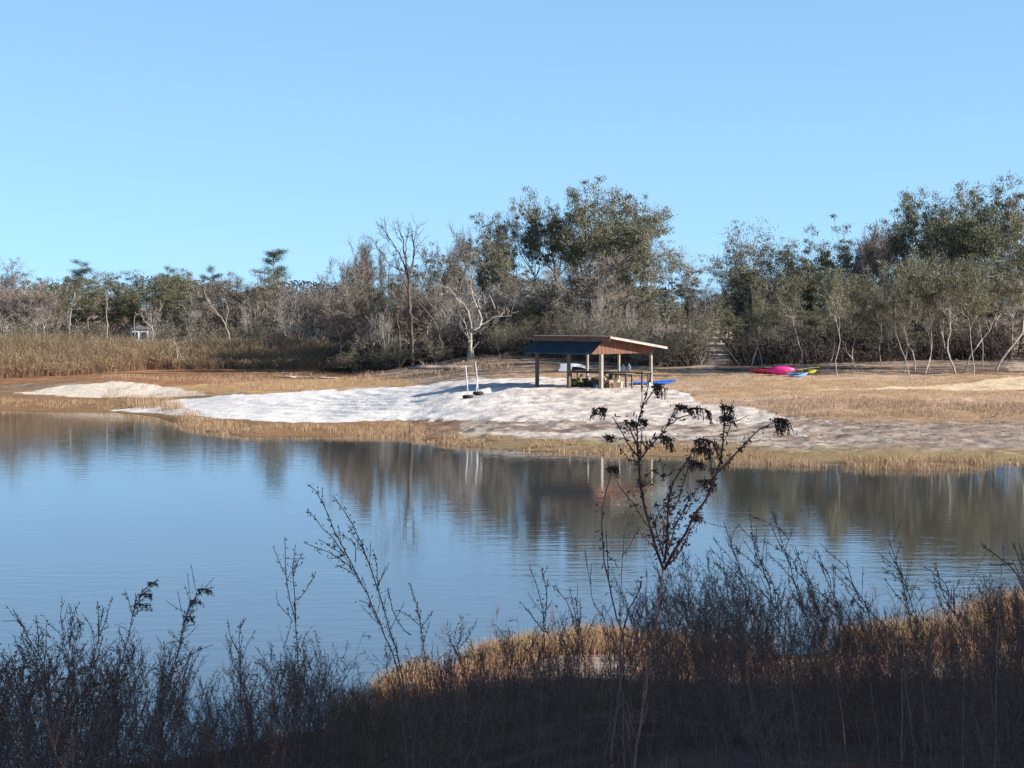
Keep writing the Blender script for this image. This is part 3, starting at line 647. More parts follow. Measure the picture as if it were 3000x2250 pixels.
# slender pale-stemmed oaks at the front of the right wood
GG = 'slender pale-stemmed oaks at the edge of the right wood'
for i, (px, d, top, wd, lb) in enumerate([
 (2196, 163, 880, 80, 'slender pale stem straight above the left end of the red kayak'),
 (2232, 162, 870, 80, 'slender crooked stem above the pink kayak'),
 (2352, 163, 880, 80, 'slender pale stem right behind the yellow kayak'),
 (2420, 159, 900, 70, 'thin straight stem alone right of the yellow kayak'),
 (2455, 155, 850, 90, 'mossy crooked stem, nearest the field of those right of the kayaks'),
 (2497, 160, 860, 90, 'left one of the two close crooked stems in the middle of the grove'),
 (2520, 160, 860, 90, 'right one of the two close crooked stems in the middle of the grove'),
 (2585, 166, 880, 80, 'thin stem set back in the shade in the middle of the grove'),
 (2645, 160, 800, 120, 'leaning pale trunk slanting up to the left'),
 (2662, 156, 850, 90, 'crooked pale stem crossing in front of the leaning trunk'),
 (2680, 161, 850, 90, 'dark-footed stem just right of the leaning trunk'),
 (2708, 158, 870, 80, 'crooked stem between the leaning trunk and the wide grassy opening'),
 (2722, 161, 860, 80, 'short thin stem close to the right of the crooked stem'),
 (2802, 158, 790, 140, 'thick twisting pale trunk left of the forked trunk'),
 (2822, 161, 830, 100, 'thin bent stem right of the thick twisting trunk'),
 (2852, 157, 820, 100, 'tall straight pale trunk nearest the field at the right'),
 (2876, 162, 870, 80, 'short thin stem between the straight and the forked trunks'),
 (2912, 162, 740, 180, 'thickest pale forked trunk at the right of the grove'),
 ]): tree('grove', px, d, top-rt.uniform(50, 110), wd*rt.uniform(1.3, 1.8), lb, GG)

PB = 'pale leafless trees standing in the middle wood'
for px, d, top, wd, lb in [(1130, 199, 880, 110, 'small pale bare tree near the left end of the middle wood'), (1310, 200, 800, 120, 'pale bare tree just left of the big forked dead oak'), (1500, 199, 830, 120, 'pale bare tree between the dead oak and the shelter roof'),
                       (1700, 190, 850, 120, 'pale bare tree rising over the left half of the shelter roof'), (1760, 187, 800, 130, 'pale bare tree rising over the ridge of the shelter'), (1850, 184, 860, 110, 'pale bare tree rising over the right half of the shelter roof'),
                       (1940, 180, 880, 110, 'pale bare tree between the shelter and the burnt stump')]: tree('pale', px, d, top, wd, lb, PB)
for px, d, top, wd, lb in [(2300, 176, 800, 120, 'pale bare tree behind the pink kayak'), (2480, 178, 760, 130, 'pale bare tree in the middle of the right wood'), (2600, 176, 780, 120, 'pale bare tree left of the leaning pale trunk'), (2770, 176, 720, 130, 'pale bare tree between the fan-shaped tree and the forked trunk'), (2960, 178, 700, 130, 'pale bare tree close to the right edge')]: tree('pale', px, d, top, wd, lb, 'pale leafless trees standing in the right wood')
for px, d, top, wd, lb in [(-5, 240, 880, 110, 'pale bare tree at the very left edge behind the reeds'), (455, 244, 860, 120, 'pale bare tree close to the right of the white house'), (560, 246, 850, 120, 'pale bare tree midway between the white house and the high pine'), (730, 244, 850, 130, 'pale bare tree left below the high pine'), (840, 236, 850, 130, 'pale bare tree right below the high pine'), (930, 228, 840, 120, 'pale bare tree at the right end of the reed belt')]: tree('pale', px, d, top, wd, lb, 'pale leafless trees behind the reeds')
tree('bush', 436, 238, 950, 90, 'twiggy bush half covering the right side of the small white house', 'bushes behind the reeds')
rb = random.Random(12)
for px in np.arange(1000, 2070, 46):
    if 1330 < px < 1420: continue
    d = np.interp(px, [960, 1150, 1300, 1500, 1700, 1900, 2060], [203, 197, 195, 189, 178, 168, 167])+rb.uniform(-1, 5); b_ = proj(0, d, at(px, d).z)[1]
    h_ = rb.uniform(70, 190)*(.5 if px < 1300 else .75 if px < 1450 else 1.1); tree('bush', px+rb.uniform(-14, 14), d, b_-h_, rb.uniform(100, 190), 'twiggy grey-green bush at the foot of the middle wood', 'bushes at the foot of the middle wood')
for px in np.arange(2170, 3080, 52):
    if 2940 < px < 3010: continue
    d = rb.uniform(174, 182); b_ = proj(0, d, at(px, d).z)[1]
    tree('bush', px+rb.uniform(-18, 18), d, b_-rb.uniform(80, 170), rb.uniform(120, 200), 'dark twiggy bush at the foot of the right wood', 'bushes at the foot of the right wood')
for px in np.arange(-40, 980, 60):
    d = rb.uniform(240, 248)
    if abs(px-408) < 50: continue
    b_ = proj(0, d, at(px, d).z)[1]
    tree('bush', px+rb.uniform(-18, 18), d, b_-rb.uniform(100, 160), rb.uniform(120, 180), 'twiggy bush between the reeds and the left trees', 'bushes behind the reeds')

# off-frame trees of the near bank that shade it
NG = 'trees on the near bank right of the camera'
rs_ = random.Random(3)
for i, (x, y, h, wd) in enumerate([(18, 30.5, 12, 10), (24, 31, 14, 11), (17, 28, 13, 10), (15, 21, 13, 9), (13, 14, 12, 8), (12, 7, 12, 8), (13, 0, 12, 9),
                  (31, 31, 15, 11), (27, 29, 15, 11), (25, 27, 15, 11), (22, 19, 15, 10), (21, 10, 14, 10), (38, 31.5, 16, 12), (35, 28, 17, 12), (33, 20, 16, 12), (20, 5, 14, 10), (17, -5, 14, 10), (20, 15, 15, 10), (16, 10, 14, 8), (28, 22, 16, 11), (29, 12, 16, 11), (21, 29.5, 14, 10), (30, 2, 16, 11), (14, 16, 11, 7)]):
    nm, f = KIND['oak']; tm, cm = f(i)
    e = empty('oak_tree', (x, y, gz(x, y)), rs_.uniform(0, 6.28), 'dense oak on the near bank beyond the right edge, shading the weeds', 'tree', NG)
    link('trunk', tm, e); link('crown', cm, e); e.scale = (wd/8.6, wd/8.6, h/10.2)

# ---------------------------------------------------------------- undergrowth, reeds, grasses (uncountable)
def scatter(rng, n, test, pxr, dr):
    out = []
    while len(out) == 0 or sum(map(len, out)) < n:
        d = np.sqrt(rng.uniform(dr[0]**2, dr[1]**2, n*2)); px = rng.uniform(*pxr, n*2); x = (px-1500)/F*d
        k = test(x, d, px); out.append(np.stack([x[k], d[k]], 1))
        if len(out) > 40: break
    A = np.concatenate(out)[:n]
    return A[:, 0], A[:, 1], ground(A[:, 0], A[:, 1])+relief(A[:, 0], A[:, 1])
def gz_(x, y): return ground(x, y)+relief(x, y)
def undergrowth(name, rng, pxr, dfront, dback, n, hmax, test=None):
    c = MB(); nc = n
    px = rng.uniform(*pxr, nc); df = np.interp(px, *dfront); d = df+rng.uniform(0, 1, nc)**1.3*(dback)
    x = (px-1500)/F*d; k = np.ones(nc, bool) if test is None else test(px, d)
    x, d, px = x[k], d[k], px[k]; nc = len(x); z = gz_(x, d)
    hh = hmax*(.25+1.5*np.clip(fbm(x, d, 3.2, 71)-.28, 0, 1))*rng.uniform(.45, 1.1, nc)
    k = 26; C = np.repeat(np.stack([x, d, z], 1), k, 0); r = rng.normal(size=(nc*k, 3))*np.array([.55, .55, 0]); C = C+r
    C[:, 2] += np.repeat(hh, k)*rng.uniform(0, 1, nc*k)**.8
    c.leaves(C, rng.uniform(.12, .26, nc*k), rng.uniform(.06, .14, nc*k), rng)
    tag(part(name, c, M['brush']), 'dense dark undergrowth between the trunks', 'undergrowth', kind='stuff')
    t = MB(); k = 3; P = np.repeat(np.stack([x, d, z-.05], 1), k, 0); P[:, :2] += rng.normal(size=(nc*k, 2))*.4
    E = rng.normal(size=(nc*k, 3))*np.array([.5, .5, 0])+np.array([0, 0, 1]); E *= (np.repeat(hh, k)*rng.uniform(.6, 1.3, nc*k))[:, None]
    Mi = P+E*.5+rng.normal(size=P.shape)*.12; t.segs(P, Mi, .018, .013, 3); t.segs(Mi, P+E, .013, .007, 3)
    tag(part(name+'_stems', t, M['brushtwig']), 'bare stems and brambles standing in the undergrowth', 'undergrowth', kind='stuff')
rng = np.random.default_rng(11)
nogap = lambda px, d: ~((np.abs(px-2105) < 62) & (d < 330)) & ~((np.abs(px-2985) < 45) & (d < 330))
undergrowth('middle_undergrowth', rng, (960, 2060), ([960, 1150, 1300, 1500, 1700, 1900, 2060], [204, 198, 196, 190, 178, 168, 166]), 34, 4600, 2.7, nogap)
undergrowth('right_undergrowth', rng, (2120, 3300), ([2120, 2200, 2400, 2600, 2800, 3300], [166, 167, 169, 174, 176, 172]), 34, 4600, 3.4, nogap)
undergrowth('left_undergrowth', rng, (-200, 1000), ([-200, 1000], [246, 236]), 40, 3200, 4.0, lambda px, d: ~((np.abs(px-408) < 34) & (d < 250)))
def far_wood():
    rng = np.random.default_rng(77); c = MB(); n = 70000
    x = rng.uniform(-110, 110, n); y = 330+rng.uniform(0, 1, n)*30; hh = 7.2+3.6*(fbm(x, x*0, 9, 61)-.5)*2
    hh = np.where(x > -25, hh-1.5, hh)+np.where((x > 24) & (x < 37), -3.5, 0)
    z = gz_(x, y); C = np.stack([x, y, z+hh*rng.uniform(0, 1, n)**.7], 1)
    c.leaves(C, rng.uniform(.3, .55, n), rng.uniform(.2, .3, n), rng)
    tag(part('far_wood', c, M['brush']), 'far wood closing the view between the nearer trees', 'wood', kind='stuff')
far_wood()

def reeds():
    rng = np.random.default_rng(21); n = 21000
    px = rng.uniform(-250, 1050, n); front = np.interp(px, [-250, 0, 200, 420, 700, 900, 1050], [190, 193, 200, 212, 216, 213, 212])
    d = front+rng.uniform(0, 1, n)**1.4*24; x = (px-1500)/F*d; d = d+(fbm(x, d, 5, 91)-.5)*5; z = gz_(x, d)
    h = .92*(2.1+1.7*fbm(x, d, 6, 81))*rng.uniform(.55, 1.1, n)*np.interp(px, [-250, 0, 250, 500, 900, 1050], [1.25, 1.2, 1.0, .92, .85, .7])
    h *= np.interp(d-front, [0, 3, 8], [.45, .8, 1.0])
    P = np.stack([x, d, z], 1); E = rng.normal(size=(n, 3))*np.array([.12, .12, 0])+np.array([0, 0, 1]); E *= h[:, None]
    c = MB(); Mi = P+E*.5+rng.normal(size=(n, 3))*.06; c.segs(P, Mi, .026, .02, 3); c.segs(Mi, P+E, .02, .009, 3)
    k = 3; B = np.repeat(P+E*.45, k, 0)+np.repeat(E, k, 0)*rng.uniform(0, .45, (n*k, 1)); Q = B+np.repeat(E, k, 0)*.25+rng.normal(size=(n*k, 3))*np.array([.22, .22, .08])
    tag(part('willow_reeds', c, M['reed']), 'tall brown reed and willow belt below the left trees', 'reeds', kind='stuff')
    c2 = MB(); c2.segs(B, Q, .012, .008, 3)
    q = rng.choice(n, 26000); t = rng.uniform(.45, 1.02, 26000)[:, None]; C = P[q]+E[q]*t+rng.normal(size=(26000, 3))*.16
    D = rng.normal(size=(26000, 3))*.5+np.array([0, 0, 1]); c2.leaves(C, .22, .05, rng, D=D)
    tag(part('willow_reed_tips', c2, M['reedtop']), 'olive tips and dry leaves of the reed belt', 'reeds', kind='stuff')
reeds()
def shore_grass():
    rng = np.random.default_rng(31)
    def patch(c, pxr, s0, s1, n, h, wd=.022, lean=.5, thr=.0, seed=5):
        px = rng.uniform(*pxr, n*2); x = (px-1500)/F*118; x = x*np.interp(px, [0, 500, 1200, 1500, 3000], [1.33, 1.15, 1.02, 1, .9])
        s = rng.uniform(s0, s1, n*2); y = far_shore(x)+s; k = fbm(x, y, 2.2, seed) > thr; x, y = x[k][:n], y[k][:n]
        z = np.maximum(gz_(x, y), -.1); m = len(x)
        c.blades(np.stack([x, y, z], 1), h*rng.uniform(.4, 1.25, m), wd*rng.uniform(.6, 1.3, m), np.abs(rng.normal(size=m))*lean*.6+.05, rng)
    c = MB()
    patch(c, (480, 1230), -1.6, 6, 6500, .30, wd=.018, thr=.49)
    patch(c, (1230, 2050), -.6, 5, 3600, .22, thr=.5, seed=6)
    patch(c, (1950, 2420), -2.8, 1.5, 2300, .42, wd=.016, thr=.5, seed=7, lean=1.0)
    patch(c, (2420, 2870), -3.6, 1.5, 3000, .46, wd=.017, lean=1.2, thr=.47, seed=8)
    patch(c, (2870, 3400), -.5, 3, 500, .18, thr=.5, seed=9)
    patch(c, (-400, 560), 2, 9, 2600, .25, thr=.53, seed=10)
    patch(c, (250, 430), 4, 9, 900, .65, thr=.42, seed=11)
    tag(part('shore_grass', c, M['gold']), 'golden marsh grass along the far waterline', 'grass', kind='stuff')
    # short dry grass of the field and tufts
    c = MB(); n = 52000; px = rng.uniform(1850, 3300, n); d = rng.uniform(118, 168, n); x = (px-1500)/F*d; z = gz_(x, d); ppx, ppy = proj(x, d, z)
    jy = (fbm(x, d, 3, 22)-.5)*26
    k = (inpoly(ppx, ppy+jy, FIELD) & ~inpoly(ppx, ppy, TRACK) & (fbm(x, d, 1.1, 44) > .44)) ; x, d, z = x[k], d[k], z[k]; m = len(x)
    c.blades(np.stack([x, d, z-.01], 1), .10*rng.uniform(.4, 1.5, m), .02, np.abs(rng.normal(size=m))*.5, rng)
    n = 9000; px = rng.uniform(2250, 3300, n); y0 = rng.uniform(124, 134, n); x = (px-1500)/F*y0; k = fbm(x, y0, 1.6, 45) > .47; x, y0 = x[k], y0[k]; m = len(x)
    c.blades(np.stack([x, y0, gz_(x, y0)-.01], 1), .30*rng.uniform(.4, 1.2, m), .022, np.abs(rng.normal(size=m))*.5, rng)
    n = 9000; px = rng.uniform(300, 1500, n); y0 = rng.uniform(165, 196, n); x = (px-1500)/F*y0; k = fbm(x, y0, 1.8, 46) > .55; x, y0 = x[k], y0[k]; m = len(x)
    c.blades(np.stack([x, y0, gz_(x, y0)-.01], 1), .4*rng.uniform(.3, 1.3, m), .026, np.abs(rng.normal(size=m))*.7, rng)
    tag(part('dry_grass', c, M['tan']), 'dry tan grass covering the field behind the beach', 'grass', kind='stuff')
    # sticks and leaf litter that give the dry ground its roughness
    c = MB(); n = 9000; px = rng.uniform(650, 3200, n); d = rng.uniform(112, 205, n); x = (px-1500)/F*d; z = gz_(x, d); ppx, ppy = proj(x, d, z)
    k = ((ppy < 1112) & (ppx < 1600)) | ((ppy > 1235) & (ppy < 1325) & (ppx > 1250)) | ((ppy < 1100) & (ppx > 2100)); k &= fbm(x, d, 2, 47) > .46
    x, d, z = x[k], d[k], z[k]; m = len(x); P = np.stack([x, d, z+.03], 1)
    E = rng.normal(size=(m, 3))*np.array([1, .5, .22]); E /= np.linalg.norm(E, axis=1, keepdims=True); E[:, 2] = np.abs(E[:, 2]); c.segs(P, P+E*rng.uniform(.12, .5, (m, 1)), .016, .010, 3)
    tag(part('ground_sticks', c, M['bark']), 'scattered sticks and litter on the dry ground', 'sticks', kind='stuff')
shore_grass()

# ---------------------------------------------------------------- the shelter
TH = R(42); ct, st = math.cos(TH), math.sin(TH)
BX, BY, BZ = 5.80, 144.0, 2.1
LL, WW = 5.74, 5.4
def sp(a, b, z):        # a: along the front from the near corner to the left; b: back to the right; z above the floor
    return np.array([BX-ct*a+st*b, BY+st*a+ct*b, BZ+z])
def sboxm(mb, a, b, z, da, db, dz, bev=.01):
    c = sp(a, b, z); return mb.box(c, (da, db, dz), -TH, bev)
root = empty('picnic_shelter', sp(LL/2, WW/2, 0), 0, 'open wooden picnic shelter with dark teal awning and red-brown gable on the white beach', 'shelter')
def spart(name, mb, m, parent=None, smooth=False):
    o = part(name, mb, m, None, smooth)
    if parent is None: o.parent = root; o.matrix_parent_inverse = root.matrix_basis.inverted()
    else: o.parent = parent
    return o
bpy.context.view_layer.update()
for a, b, s, mm in [(LL-.1, .1, .2, 'post'), (LL/2, .1, .2, 'post'), (.1, .1, .22, 'greypost'), (.1, WW-.1, .17, 'greypost'), (LL/2, WW-.1, .15, 'greypost'), (LL-.1, WW-.1, .15, 'greypost')]:  # left and middle front posts get the brown with shade in its colour
    top = 2.28 if b < 1 else 2.26
    mb = MB(); sboxm(mb, a, b, (top-.3)/2, s, s, top+.3, .02); spart('post', mb, M[mm])
# beams
for nm, a, b, z, da, db, dz in [('beam', LL/2, .1, 2.36, LL+.1, .12, .16), ('beam', LL/2, WW-.1, 2.34, LL+.1, .12, .16)]:
    mb = MB(); sboxm(mb, a, b, z, da, db, dz); spart(nm, mb, M['post'])
# front awning: thick sloping sheet with ribs
mb = MB(); z1, z0 = 3.06, 2.30; A0, A1 = -.02, LL+.05
n = 60; V = []; k = 0
for lay_ in (0, 1):
    for (b, z) in ((-1.06, z0), (.0, z1)):
        for i in range(n+1):
            a = A0+(A1-A0)*i/n; V.append(sp(a, b, z+(.018 if i % 5 == 0 else 0)-(.05 if lay_ == 0 else 0)))
Q = []
for lay_ in (0, 1):
    for i in range(n):
        o = lay_*2*(n+1); f = (o+i, o+i+1, o+n+1+i+1, o+n+1+i); Q.append(f if lay_ else f[::-1])
for i in range(n):
    for rw in (0, n+1): Q.append((rw+i, rw+i+1, rw+2*(n+1)+i+1, rw+2*(n+1)+i))
mb.add(V, Q); spart('awning', mb, M['teal'])
# main roof sheet: corrugated, slopes down to the back
RS0, RS1 = 3.42, 2.66
def rz_(b): return RS0+(RS1-RS0)*(b+.06)/(WW+.6)
mb = MB(); V = []; n = 100; a0, a1 = -.78, LL+.1; b0, b1 = -.06, WW+.54
for off in (0, .022):
    for b in np.linspace(b0, b1, 2):
        for i in range(n+1): V.append(sp(a0+(a1-a0)*i/n, b, rz_(b)+.012*math.sin(i*math.pi/2)+off))
Q = []
for lay_ in (0, 1):
    for i in range(n):
        o = lay_*2*(n+1); f = (o+i, o+i+1, o+n+2+i, o+n+1+i); Q.append(f if lay_ else f[::-1])
for i in range(n):
    for rw in (0, n+1): Q.append((rw+i, rw+i+1, rw+2*(n+1)+i+1, rw+2*(n+1)+i))
mb.add(V, Q); spart('roof', mb, M['roofmetal'])
def bar(mb, p, q, wd, hg):      # rectangular bar between two points, upright section
    p = np.array(p); q = np.array(q); d = unit(q-p); s = unit(np.cross(d, [0, 0, 1])); u = np.cross(s, d)
    V = [e+s*wd/2*sx+u*hg/2*sz for e in (p, q) for sx, sz in ((-1, -1), (1, -1), (1, 1), (-1, 1))]
    return mb.add(V, [(0, 1, 2, 3), (7, 6, 5, 4), (0, 4, 5, 1), (1, 5, 6, 2), (2, 6, 7, 3), (3, 7, 4, 0)])
mb = MB(); bar(mb, sp(-.79, -.04, RS0-.075), sp(-.79, WW+.54, rz_(WW+.54)-.075), .035, .15); spart('rake_board', mb, M['trim'])
mb = MB(); bar(mb, sp(LL+.11, -.04, RS0-.075), sp(LL+.11, WW+.54, rz_(WW+.54)-.075), .035, .15); spart('rake_board', mb, M['redwood'])
mb = MB(); bar(mb, sp(-.76, -.035, RS0-.19), sp(LL+.09, -.035, RS0-.19), .035, .34); spart('fascia', mb, M['fascia'])
for i in range(7):
    b = .35+i*(WW-.5)/6.3; mb = MB(); bar(mb, sp(-.76, b, rz_(b)-.08), sp(LL+.08, b, rz_(b)-.08), .045, .12); spart('purlin', mb, M['post'])
# gable ends of upright red-brown boards
for a, nm in ((0, 'gable_wall'), (LL, 'gable_wall')):
    mb = MB(); t = .025
    bs = np.arange(-1.0, WW+.12, .2)
    for i, b in enumerate(bs):
        b2 = min(b+.192, WW+.1)
        def top(bb): return (z0+(z1-z0)*(bb+1.06)/1.06-.055) if bb < 0 else rz_(bb)-.03
        lo = 2.26-(i % 3)*.006
        if top(b) <= lo+.01 and top(b2) <= lo+.01: continue
        e = .006*(i % 2)
        poly = [sp(a-t/2-e, b, lo), sp(a-t/2-e, b2, lo), sp(a-t/2-e, b2, max(top(b2), lo+.01)), sp(a-t/2-e, b, max(top(b), lo+.01))]
        mb.prism(poly, sp(a-t/2, 0, 0), sp(a+t/2, 0, 0))
    spart(nm, mb, M['redwood'])
# long serving tables
def table(a, b, la, lb, h, label, legs):
    t = empty('long_table', sp(a, b, 0), -TH, label, 'table', 'long board tables under the shelter')
    for i in range(4):
        pass
    mb = MB()
    for i in range(4): mb.box((0, -lb/2+lb/8+i*lb/4, h), (la, lb/4-.012, .045), 0, .006)
    part('tabletop', mb, M['counter'], t)
    mb = MB(); mb.box((0, -lb/2+.1, h-.075), (la-.2, .045, .1), 0, .005); mb.box((0, lb/2-.1, h-.075), (la-.2, .045, .1), 0, .005); part('apron', mb, M['post'], t)
    for lx in legs:
        for ly in (-lb/2+.1, lb/2-.1):
            mb = MB(); mb.box((lx, ly, h/2-.1), (.11, .09, h-.06), 0, .01); part('leg', mb, M['post'], t)
    return t
table(LL-1.7, WW-1.6, 3.5, .9, .98, 'long grey board table at the left side of the shelter, mostly bare', (-1.5, 1.5))
table(1.35, WW-.9, 3.2, .85, .98, 'long board table at the back right of the shelter carrying two water jugs', (-1.4, 0, 1.4))
table(.6, WW-2.6, 1.6, .8, .92, 'shorter board table near the right end post of the shelter', (-.65, .65))

def item(name, a, b, label, cat, rz=0, z=0, group=None):
    return empty(name, sp(a, b, z), -TH+rz, label, cat, group)
def crate(name, a, b, d, m, label, cat, rz=0, z=0, lid=None):
    e = item(name, a, b, label, cat, rz, z); mb = MB(); x, y, h = d
    mb.box((0, 0, h*.45+.01), (x, y, h*.9), 0, .02, 1.06); part('body', mb, M[m], e)
    mb = MB(); mb.box((0, 0, h*.9+.04), (x*1.12, y*1.12, .06), 0, .02); part('lid', mb, M[lid or m], e); return e
crate('storage_bin', 1.9, 1.2, (.75, .5, .45), 'dark', 'large black lidded bin on the ground behind the near corner post', 'bin')
crate('storage_bin', 2.0, 1.9, (.7, .5, .4), 'brown', 'dark brown bin in the middle of the shelter behind the black bin', 'bin', .3)
crate('cooler', 1.15, 1.4, (.55, .38, .38), 'darkblue', 'dark blue cooler with a pale lid beside the black bin', 'cooler', .2, 0, 'lightblue')
crate('storage_bin', 2.75, 1.0, (.6, .45, .40), 'green', 'yellow-green lidded bin between the middle and near corner posts', 'bin', .1)
crate('wooden_crate', .3, 2.2, (.4, .32, .34), 'cream', 'small pale crate on the ground by the right table', 'crate', .3)
crate('wooden_crate', 1.5, 3.0, (.6, .45, .5), 'brown', 'brown crate beneath the back table', 'crate', -.1)
crate('storage_bin', 1.1, 2.6, (.55, .4, .62), 'cream', 'tall dusty bin in the middle of the clutter', 'bin', .2)
crate('storage_bin', 1.55, 2.1, (.8, .55, .72), 'dark', 'tallest dark bin, behind the dark blue cooler', 'bin', .05)
crate('wooden_crate', 2.35, 2.4, (.6, .5, .62), 'brown', 'brown crate standing behind the yellow-green bin', 'crate', .25)
crate('wooden_crate', .75, 1.7, (.5, .4, .5), 'log', 'tan wooden crate behind the wheelbarrow', 'crate', -.2)
crate('storage_bin', 3.9, 2.9, (.7, .5, .5), 'dark', 'dark bin behind the big brown bundle', 'bin', .1)
e = item('old_tyre', 2.9, .7, 'old tyre leaning against the yellow-green bin', 'tyre', .3)
mb = MB(); mb.lathe((0, 0, .30), [(.17, -.07), (.24, -.10), (.3, -.07), (.31, 0), (.3, .07), (.24, .10), (.17, .07), (.17, -.07)], 20, (.25, -1, .3)); part('rubber', mb, M['rubber'], e, True)
# wheelbarrow
e = item('wheelbarrow', .75, .75, 'dark wheelbarrow loaded with firewood at the front right of the shelter', 'wheelbarrow', .15)
mb = MB(); mb.box((0, 0, .38), (.62, .5, .3), 0, .03, 1.45); part('tray', mb, M['dark'], e)
for s_ in (-1, 1):
    mb = MB(); mb.path([(-.75, .28*s_, .5), (.1, .2*s_, .26), (.6, .06*s_, .2)], .022, 6); part('handle', mb, M['post'], e)
    mb = MB(); mb.path([(-.25, .22*s_, .3), (-.28, .22*s_, 0)], .018, 6); part('leg', mb, M['dark'], e)
mb = MB(); mb.lathe((.58, 0, .18), [(.10, -.04), (.18, -.04), (.18, .04), (.10, .04), (.10, -.04)], 18, (0, 1, 0)); part('wheel', mb, M['rubber'], e)
for i, (x, y, z, r) in enumerate([(0, -.12, .6, .08), (.05, .1, .6, .09), (0, 0, .72, .08)]):
    e2 = empty('firewood_log', sp(.75-x, .75+y, z), -TH+.15+i*.2, ['split log lying at the front in the wheelbarrow', 'split log lying at the back in the wheelbarrow', 'topmost split log of the wheelbarrow load'][i], 'log', 'logs in the wheelbarrow')
    mb = MB(); mb.path([(-.3, 0, 0), (0, .01, .01), (.3, 0, 0)], r, 9); part('wood', mb, M['log'], e2)
# heap of old cloth bags
def sack(a, b, r, m, label, sq=.75, cat='bag', seed=1, z=0):
    e = item('bundle', a, b, label, cat, 0, z); rg = np.random.default_rng(seed); mb = MB(); nu, nv = 16, 9; V = []
    for j in range(nv+1):
        ph = -math.pi/2+math.pi*j/nv
        for i in range(nu):
            th = i/nu*6.283; k = 1+.12*math.sin(3*th+seed)+.08*math.sin(5*th+ph*4+seed*2)
            V.append((r*k*math.cos(ph)*math.cos(th), r*k*.8*math.cos(ph)*math.sin(th), max(0, r*sq*(1+math.sin(ph)))))
    Q = [(j*nu+i, j*nu+(i+1) % nu, (j+1)*nu+(i+1) % nu, (j+1)*nu+i) for j in range(nv) for i in range(nu)]
    mb.add(V, Q); part('cloth', mb, M[m], e, True)
    mb = MB(); mb.path([(-.05, 0, r*sq*2-.03), (0, .02, r*sq*2+.07), (.06, 0, r*sq*2+.1)], [.05, .025, .05], 7); part('knot', mb, M[m], e, True)
    return e
sack(3.7, 2.0, .42, 'brown', 'big dark brown bundle of cloth under the left table', .55, seed=2)
sack(3.15, 1.6, .30, 'cream', 'pale cloth bundle right of the dark brown bundle', .7, seed=3)
sack(3.3, 2.5, .36, 'dark', 'black bag behind the pale cloth bundle', .8, seed=4)
sack(2.4, 1.6, .26, 'white', 'small white bag on the yellow-green bin side', .9, seed=5, z=.0)
sack(.95, 2.0, .22, 'cream', 'small tan bundle behind the wheelbarrow', .9, seed=6)
# folded camp chair (leaning frame)
e = item('folding_chair', 3.0, 1.2, 'dark folding chair tilted among the bundles in the middle of the shelter', 'chair', .4)
for s_ in (-1, 1):
    mb = MB(); mb.path([(-.25, .22*s_, 0), (.25, .22*s_, .85)], .016, 6); part('leg', mb, M['dark'], e)
    mb = MB(); mb.path([(.25, .2*s_, 0), (-.22, .2*s_, .5)], .016, 6); part('leg', mb, M['dark'], e)
mb = MB(); mb.box((-.02, 0, .43), (.42, .42, .03), 0, .01); part('seat', mb, M['brown'], e)
mb = MB(); mb.add([(.1, -.21, .58), (.1, .21, .58), (.27, .21, .88), (.27, -.21, .88), (.13, -.21, .57), (.13, .21, .57), (.3, .21, .87), (.3, -.21, .87)],
                  [(0, 1, 2, 3), (7, 6, 5, 4), (0, 4, 5, 1), (1, 5, 6, 2), (2, 6, 7, 3), (3, 7, 4, 0)]); part('backrest', mb, M['brown'], e)
# jugs and buckets
def jug(a, b, z, m, label, r=.15, h=.42):
    e = item('water_jug', a, b, label, 'jug', 0, z, 'water jugs on the back table'); mb = MB()
    mb.lathe((0, 0, 0), [(0, .002), (r, .002), (r, h*.3), (r*.93, h*.35), (r, h*.4), (r, h*.68), (r*.35, h*.86), (r*.35, h)], 18); part('body', mb, M[m], e, True)
    mb = MB(); mb.lathe((0, 0, h), [(r*.4, -.03), (r*.4, .02), (0, .02)], 12); part('cap', mb, M['white'], e)
jug(1.75, WW-1.0, 1.005, 'jug', 'pale blue see-through water jug on the back table', .17, .44)
jug(1.45, WW-.75, 1.005, 'white', 'white water jug right beside the blue one on the back table', .11, .50)
def bucket(a, b, m, label, r=.17, h=.34):
    e = item('bucket', a, b, label, 'bucket'); mb = MB()
    mb.lathe((0, 0, 0), [(0, .004), (r*.82, .004), (r, h), (r*1.05, h), (r*1.05, h-.03), (r*.96, h-.03), (r*.8, .02), (0, .02)], 18); part('pail', mb, M[m], e, True)
    mb = MB(); an = np.linspace(0, math.pi, 9); mb.path(np.stack([np.cos(an)*r, -np.abs(np.sin(an))*r*.5, h+np.sin(an)*.03], 1), .005, 5); part('handle', mb, M['dark'], e)
bucket(1.3, .95, 'lightblue', 'pale blue bucket just right of the near corner post')
bucket(.15, 1.35, 'log', 'tan bucket at the front right of the shelter')
bucket(2.2, .55, 'dark', 'black bucket left of the near corner post')
# loose board lying white on the left table and a small box
e = item('white_board', 3.15, WW-1.6, 'white board lying at the right end of the left table', 'board', 0, 1.005)
mb = MB(); mb.box((0, 0, .03), (.95, .5, .05), 0, .01); part('panel', mb, M['white'], e)
mb = MB(); mb.box((-.1, 0, .07), (.5, .3, .025), 0, .005); part('tray', mb, M['cream'], e)

